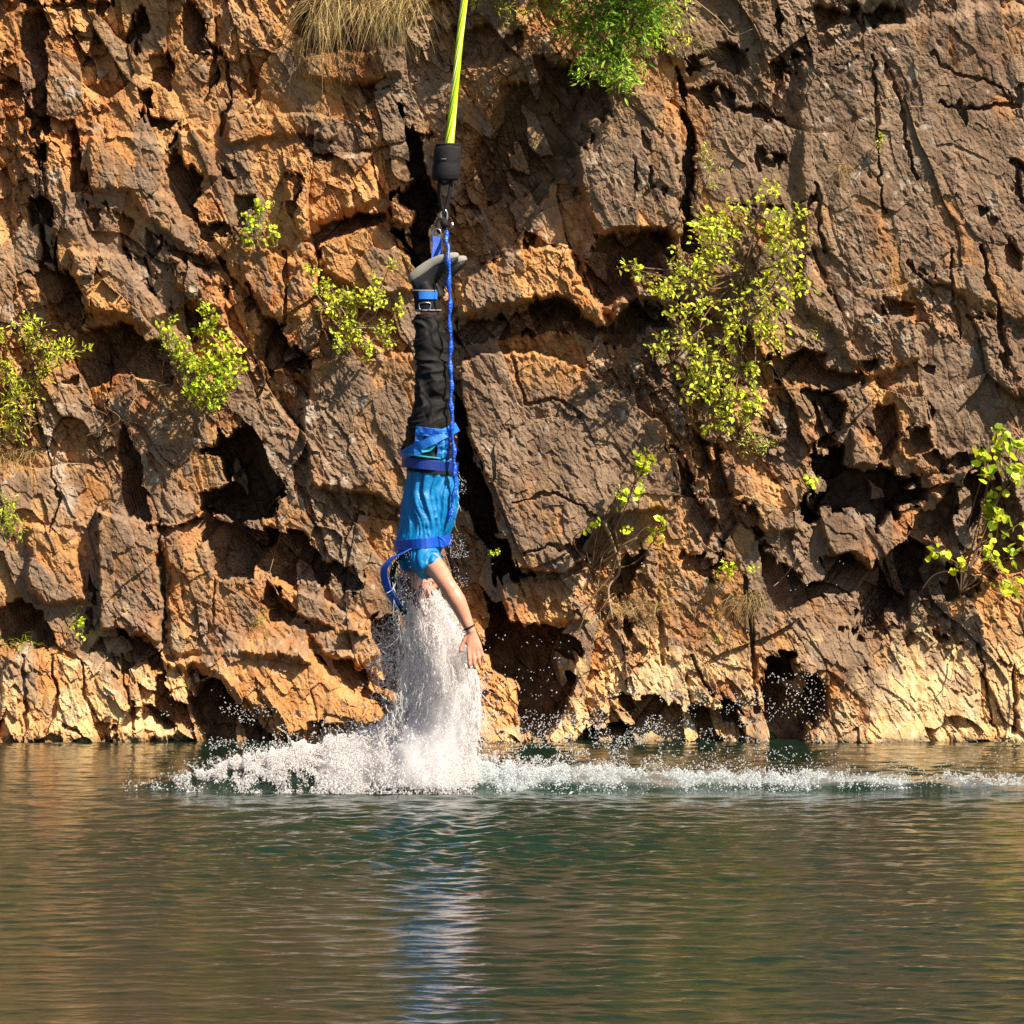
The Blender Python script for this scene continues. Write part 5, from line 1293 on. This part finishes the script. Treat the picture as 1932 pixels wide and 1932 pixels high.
# --- strands and torn sheets: thin curved threads of water
def strands(name, items, mat, label):
    mb_v = []; mb_f = []; b_ = 0
    for p0, dr, ln_, r0, curl in items:
        seg = 7; p = np.array(p0, float); d = np.array(dr, float); d /= np.linalg.norm(d)
        c1 = rng.normal(0, curl, 3)
        for k in range(seg + 1):
            a = np.cross(d, [.3, 1, .2]); a /= np.linalg.norm(a) + 1e-6; bb = np.cross(d, a)
            r_ = r0 * (.35 + abs(math.sin(k * 1.3 + r0 * 4000))) * (1 - .5 * k / seg)
            for j in range(4):
                t = PI / 2 * j; mb_v.append(p + (a * math.cos(t) + bb * math.sin(t)) * r_)
            d = d + c1 * .35 + rng.normal(0, curl * .3, 3); d /= np.linalg.norm(d); p = p + d * ln_ / seg
        for k in range(seg):
            for j in range(4):
                mb_f.append((b_ + k*4 + j, b_ + k*4 + (j+1) % 4, b_ + (k+1)*4 + (j+1) % 4, b_ + (k+1)*4 + j))
        b_ += 4 * (seg + 1)
    return tag(np_mesh(name, np.array(mb_v), np.array(mb_f), mat, smooth=True), label, "splash", None, 'stuff')
it = []
# web of threads left of the column
for i in range(330):
    a = rng.normal(728, 17); c = rng.normal(1235, 45); 
    if c < 1165 or c > 1325 or a > 765 or a < 693: continue
    th = rng.uniform(0, 2*PI) if rng.random() < .65 else rng.normal(-.7, .3)
    it.append((Wn(np.array(a), np.array(c), np.array(rng.normal(0,.05))), (math.cos(th), rng.normal(0,.3), math.sin(th)), rng.uniform(.02,.10), rng.uniform(.0007,.0019), .5))
# along the edges of the column and over it
for i in range(900):
    c = rng.uniform(1080, 1400); L_ = np.interp(c, tab[:,0], tab[:,1]); R_ = np.interp(c, tab[:,0], tab[:,2])
    q = rng.random()
    a = L_ + rng.normal(2, 7) if q < .38 else (R_ + rng.normal(-4, 6) if q < .62 else rng.uniform(L_, R_))
    if c < 1262 and a > np.interp(c, [1050,1100,1140,1190,1262],[800,815,842,870,868]) and rng.random() < .85: continue
    it.append((Wn(np.array(a), np.array(c), np.array(-.02 - .15*rng.random())), (rng.normal(.08,.2), rng.normal(0,.2), -1), rng.uniform(.03,.13), rng.uniform(.0009,.0026), .25))
# water streaming off the body
for i in range(14):
    c = rng.uniform(890, 1060); a = np.interp(c, [890,930,1000,1060],[862,868,858,838]) + rng.normal(0,3)
    it.append((Wn(np.array(a), np.array(c), np.array(-.05)), (rng.normal(-.1,.25), 0, -1), rng.uniform(.02,.07), rng.uniform(.0008,.002), .4))
strands("splash_threads", it, M_foam, "thin white threads of water torn off both sides of the falling column")

# --- mound of white water to the left, long low trail to the right
top = np.array([(235,1488),(300,1480),(345,1462),(400,1444),(450,1430),(500,1412),(545,1402),(590,1404),(640,1388),(680,1374),(715,1362),(750,1330),(800,1330),(850,1340),(893,1405),(905,1440),(960,1440),(1050,1446),(1200,1450),(1350,1456),(1500,1459),(1700,1462),(1850,1462),(1990,1468)])
bot = np.array([(235,1492),(500,1497),(900,1499),(1300,1497),(1600,1492),(1800,1485),(1990,1478)])
den = np.array([(235,.05),(300,.16),(350,.34),(420,.55),(480,.85),(540,1.1),(700,1.3),(900,1.25),(960,.85),(1100,.72),(1250,.50),(1400,.36),(1600,.26),(1800,.20),(1990,.10)])
def ridge(n):
    u = np.where(rng.random(n * 4) < .5, rng.uniform(235, 910, n * 4), rng.uniform(235, 1990, n * 4)); tp = np.interp(u, top[:, 0], top[:, 1]); bt = np.interp(u, bot[:, 0], bot[:, 1]); d = np.interp(u, den[:, 0], den[:, 1])
    tp = tp - 7 * vn(u * .05, u * 0, 520) - 5 * vn(u * .16, u * 0 + 5, 521)
    s = rng.random(len(u)); hi = np.where(u < 900, 1.0, .8)
    s = s ** np.where(u < 900, 1.15, 1.5)
    v = bt + (tp - bt) * s
    dep = np.where(u < 900, .30, .16)
    Y = .10 + dep * rng.normal(0, .6, len(u)) * (1 - .6 * s)
    ns = fbm(u * .02 + Y, v * .035, 525, 4) + .5 * vn(u * .09, v * .12 + Y * 6, 529)
    cov = np.clip(np.where(u < 560, d * (.55 + 1.6 * ns), d * (.66 + 1.4 * ns)), 0, 1)
    area = (bt - tp) / 60
    keep = rng.random(len(u)) < cov * np.clip(area, .2, 2) * .85
    return u[keep][:n], v[keep][:n], Y[keep][:n]
u, v, Y = ridge(190000)
P = Wn(u, v, Y); P[:, 2] = np.maximum(P[:, 2] , .001 + np.abs(rng.normal(0, .02, len(P))) * (Y > -.1))
R = np.clip(rng.lognormal(-6.08, .44, len(P)), .0011, .009)
D = rng.normal(0, 1, (len(P), 3)); D[:, 2] += .6
L_ = u < 905
tag(drops("splash_mound", P[L_], R[L_], D[L_], rng.uniform(1, 2.2, L_.sum()), M_foam), "broad mound of white water at the foot of the column, trailing off left", "splash", None, 'stuff')
tag(drops("foam_trail", P[~L_], R[~L_], D[~L_], rng.uniform(1, 2.2, (~L_).sum()), M_foamb), "low line of bluish white foam running right across the pool", "splash", None, 'stuff')

# --- flying droplets
PU = []
def spray(n, u0, u1, v0, v1, y0=-.3, y1=.5, rs=(.0016,.0042), bias=None):
    u = rng.uniform(u0, u1, n); f = rng.random(n)
    if bias: f = f ** bias
    v = v1 + (v0 - v1) * f
    clump = vn(u * .03, v * .05, 540) > -.25
    k = clump.sum()
    PU.append((u[clump], v[clump], rng.uniform(y0, y1, k), rng.uniform(*rs, k)))
spray(420, 395, 520, 1330, 1420, bias=1.0); spray(150, 340, 470, 1400, 1480); spray(120, 300, 620, 1300, 1420); spray(90, 480, 700, 1330, 1400, rs=(.002,.006))
spray(50, 220, 400, 1430, 1490); spray(2100, 895, 1250, 1340, 1450, bias=1.5); spray(1500, 1000, 1500, 1360, 1460, bias=1.8); spray(700, 1150, 1440, 1300, 1395)
spray(300, 1440, 1560, 1270, 1400); spray(260, 1500, 1932, 1420, 1475, bias=1.5); spray(160, 1500, 1932, 1380, 1470); spray(260, 900, 1150, 1200, 1390, bias=1.6)
spray(500, 900, 1900, 1440, 1500, -.35, .1, (.0012,.003)); spray(150, 1050, 1600, 1050, 1330); spray(260, 690, 770, 1150, 1340, rs=(.0012,.003)); spray(120, 640, 760, 1280, 1380)
spray(330, 835, 885, 1040, 1200, -.1, .15, (.001,.0024)); spray(420, 850, 880, 900, 1060, -.1, .1, (.001,.0024)); spray(260, 738, 775, 1090, 1190, -.25, -.1, (.001,.003)); spray(80, 740, 775, 1040, 1130, -.25, -.2, (.001,.0024)); spray(60, 860, 960, 1150, 1300)
spray(400, 350, 900, 1330, 1420, bias=2.0); spray(260, 870, 925, 1240, 1480)
# jets: beads of water along short arcs thrown out of the foam
for i in range(520):
    if rng.random() < .55:
        u0 = rng.uniform(330, 900); h = rng.uniform(6, 40) * np.interp(u0, [330, 500, 800], [.5, .9, 1.2]); du = rng.normal(-14, 16); b0 = np.interp(u0, top[:,0], top[:,1]) + 10
    else:
        u0 = 900 + 1000 * rng.random() ** 1.5; h = rng.uniform(4, 34) * np.interp(u0, [900, 1300, 1900], [1, .7, .35]); du = rng.normal(10, 16); b0 = np.interp(u0, top[:,0], top[:,1]) + 8
    k = rng.integers(6, 20); t = np.sort(rng.random(k)) * rng.uniform(.5, 1.0)
    PU.append((u0 + du * t + rng.normal(0, .8, k), b0 - h * (2 * t - t * t) * 1.0 + rng.normal(0, .8, k), np.full(k, rng.uniform(-.15, .3)), rng.uniform(.0014, .0042) * rng.uniform(.6, 1.2, k)))
u, v, Y, R = [np.concatenate([a[i] for a in PU]) for i in range(4)]
P = Wn(u, v, Y)
D = rng.normal(0, 1, (len(P), 3)); D[:, 2] += 1
tag(drops("flying_droplets", P, R, D, rng.uniform(1, 1.9, len(P)), M_drop), "glittering droplets flung up in front of the foot of the cliff", "droplets", None, 'stuff')

# --- the finest spray: closed soft-edged bodies of mist inside the column and over the foam
def mist(name, rings, dens, col, label):
    x = MB(); x.rings(rings)
    o = x.build(name, None); remesh(o, .014, 1, .5)
    V, N = get_vn(o); set_v(o, V + N * (.055 * fbm(V[:, 0] * 11 + V[:, 1] * 9, V[:, 2] * (3.5 if name.startswith('col') else 8) + V[:, 1] * 3, 600, 4))[:, None])
    m = bpy.data.materials.new(name); m.use_nodes = True; t = m.node_tree
    t.nodes.remove(t.nodes["Principled BSDF"])
    pv = t.nodes.new("ShaderNodeVolumePrincipled"); pv.inputs["Color"].default_value = (*col, 1); pv.inputs["Density"].default_value = dens; pv.inputs["Anisotropy"].default_value = .2
    t.links.new(pv.outputs[0], t.nodes["Material Output"].inputs["Volume"])
    o.data.materials.clear(); o.data.materials.append(m)
    return tag(o, label, "spray", None, 'stuff')
R_ = []
for v_, a, c_ in [(1120,775,806),(1150,770,838),(1200,768,868),(1250,767,885),(1300,765,898),(1350,752,900),(1400,725,896),(1440,700,892),(1485,680,896)]:
    w_ = (c_ - a) / 2 * .0025
    R_.append([W((a + c_) / 2, v_, 0) + Vector((w_ * math.cos(t), w_ * .95 * math.sin(t), 0)) for t in [2 * PI * j / 24 for j in range(24)]])
mist("column_mist", R_, 30.0, (.996, .985, .988), "fine bright spray filling the falling column")
def low(name, us, k, dp, dens, label):
    R_ = []
    for i, u_ in enumerate(us):
        tp = np.interp(u_, top[:, 0], top[:, 1]); e_ = min(1, .15 + i * .35, .15 + (len(us) - 1 - i) * .35)
        h_ = max(.02, (1496 - tp) * .0025 * k) * e_; c_ = W(u_, 1496, .12)
        R_.append([Vector((c_.x, .12 + dp * e_ * math.cos(t), .006 + h_ * max(0, math.sin(t)))) for t in [2 * PI * j / 20 for j in range(20)]])
    mist(name, R_, dens, (.99, .993, .995), label)
low("mound_mist", list(range(560, 911, 22)), .90, .27, 15.0, "fine spray over the white mound left of the column")
low("trail_mist", list(range(880, 2060, 50)), .8, .13, 2.2, "fine spray hanging low over the line of foam running right")
low("left_mist", list(range(400, 640, 20)), .62, .2, 4.0, "thin spray over the ragged left end of the white water")
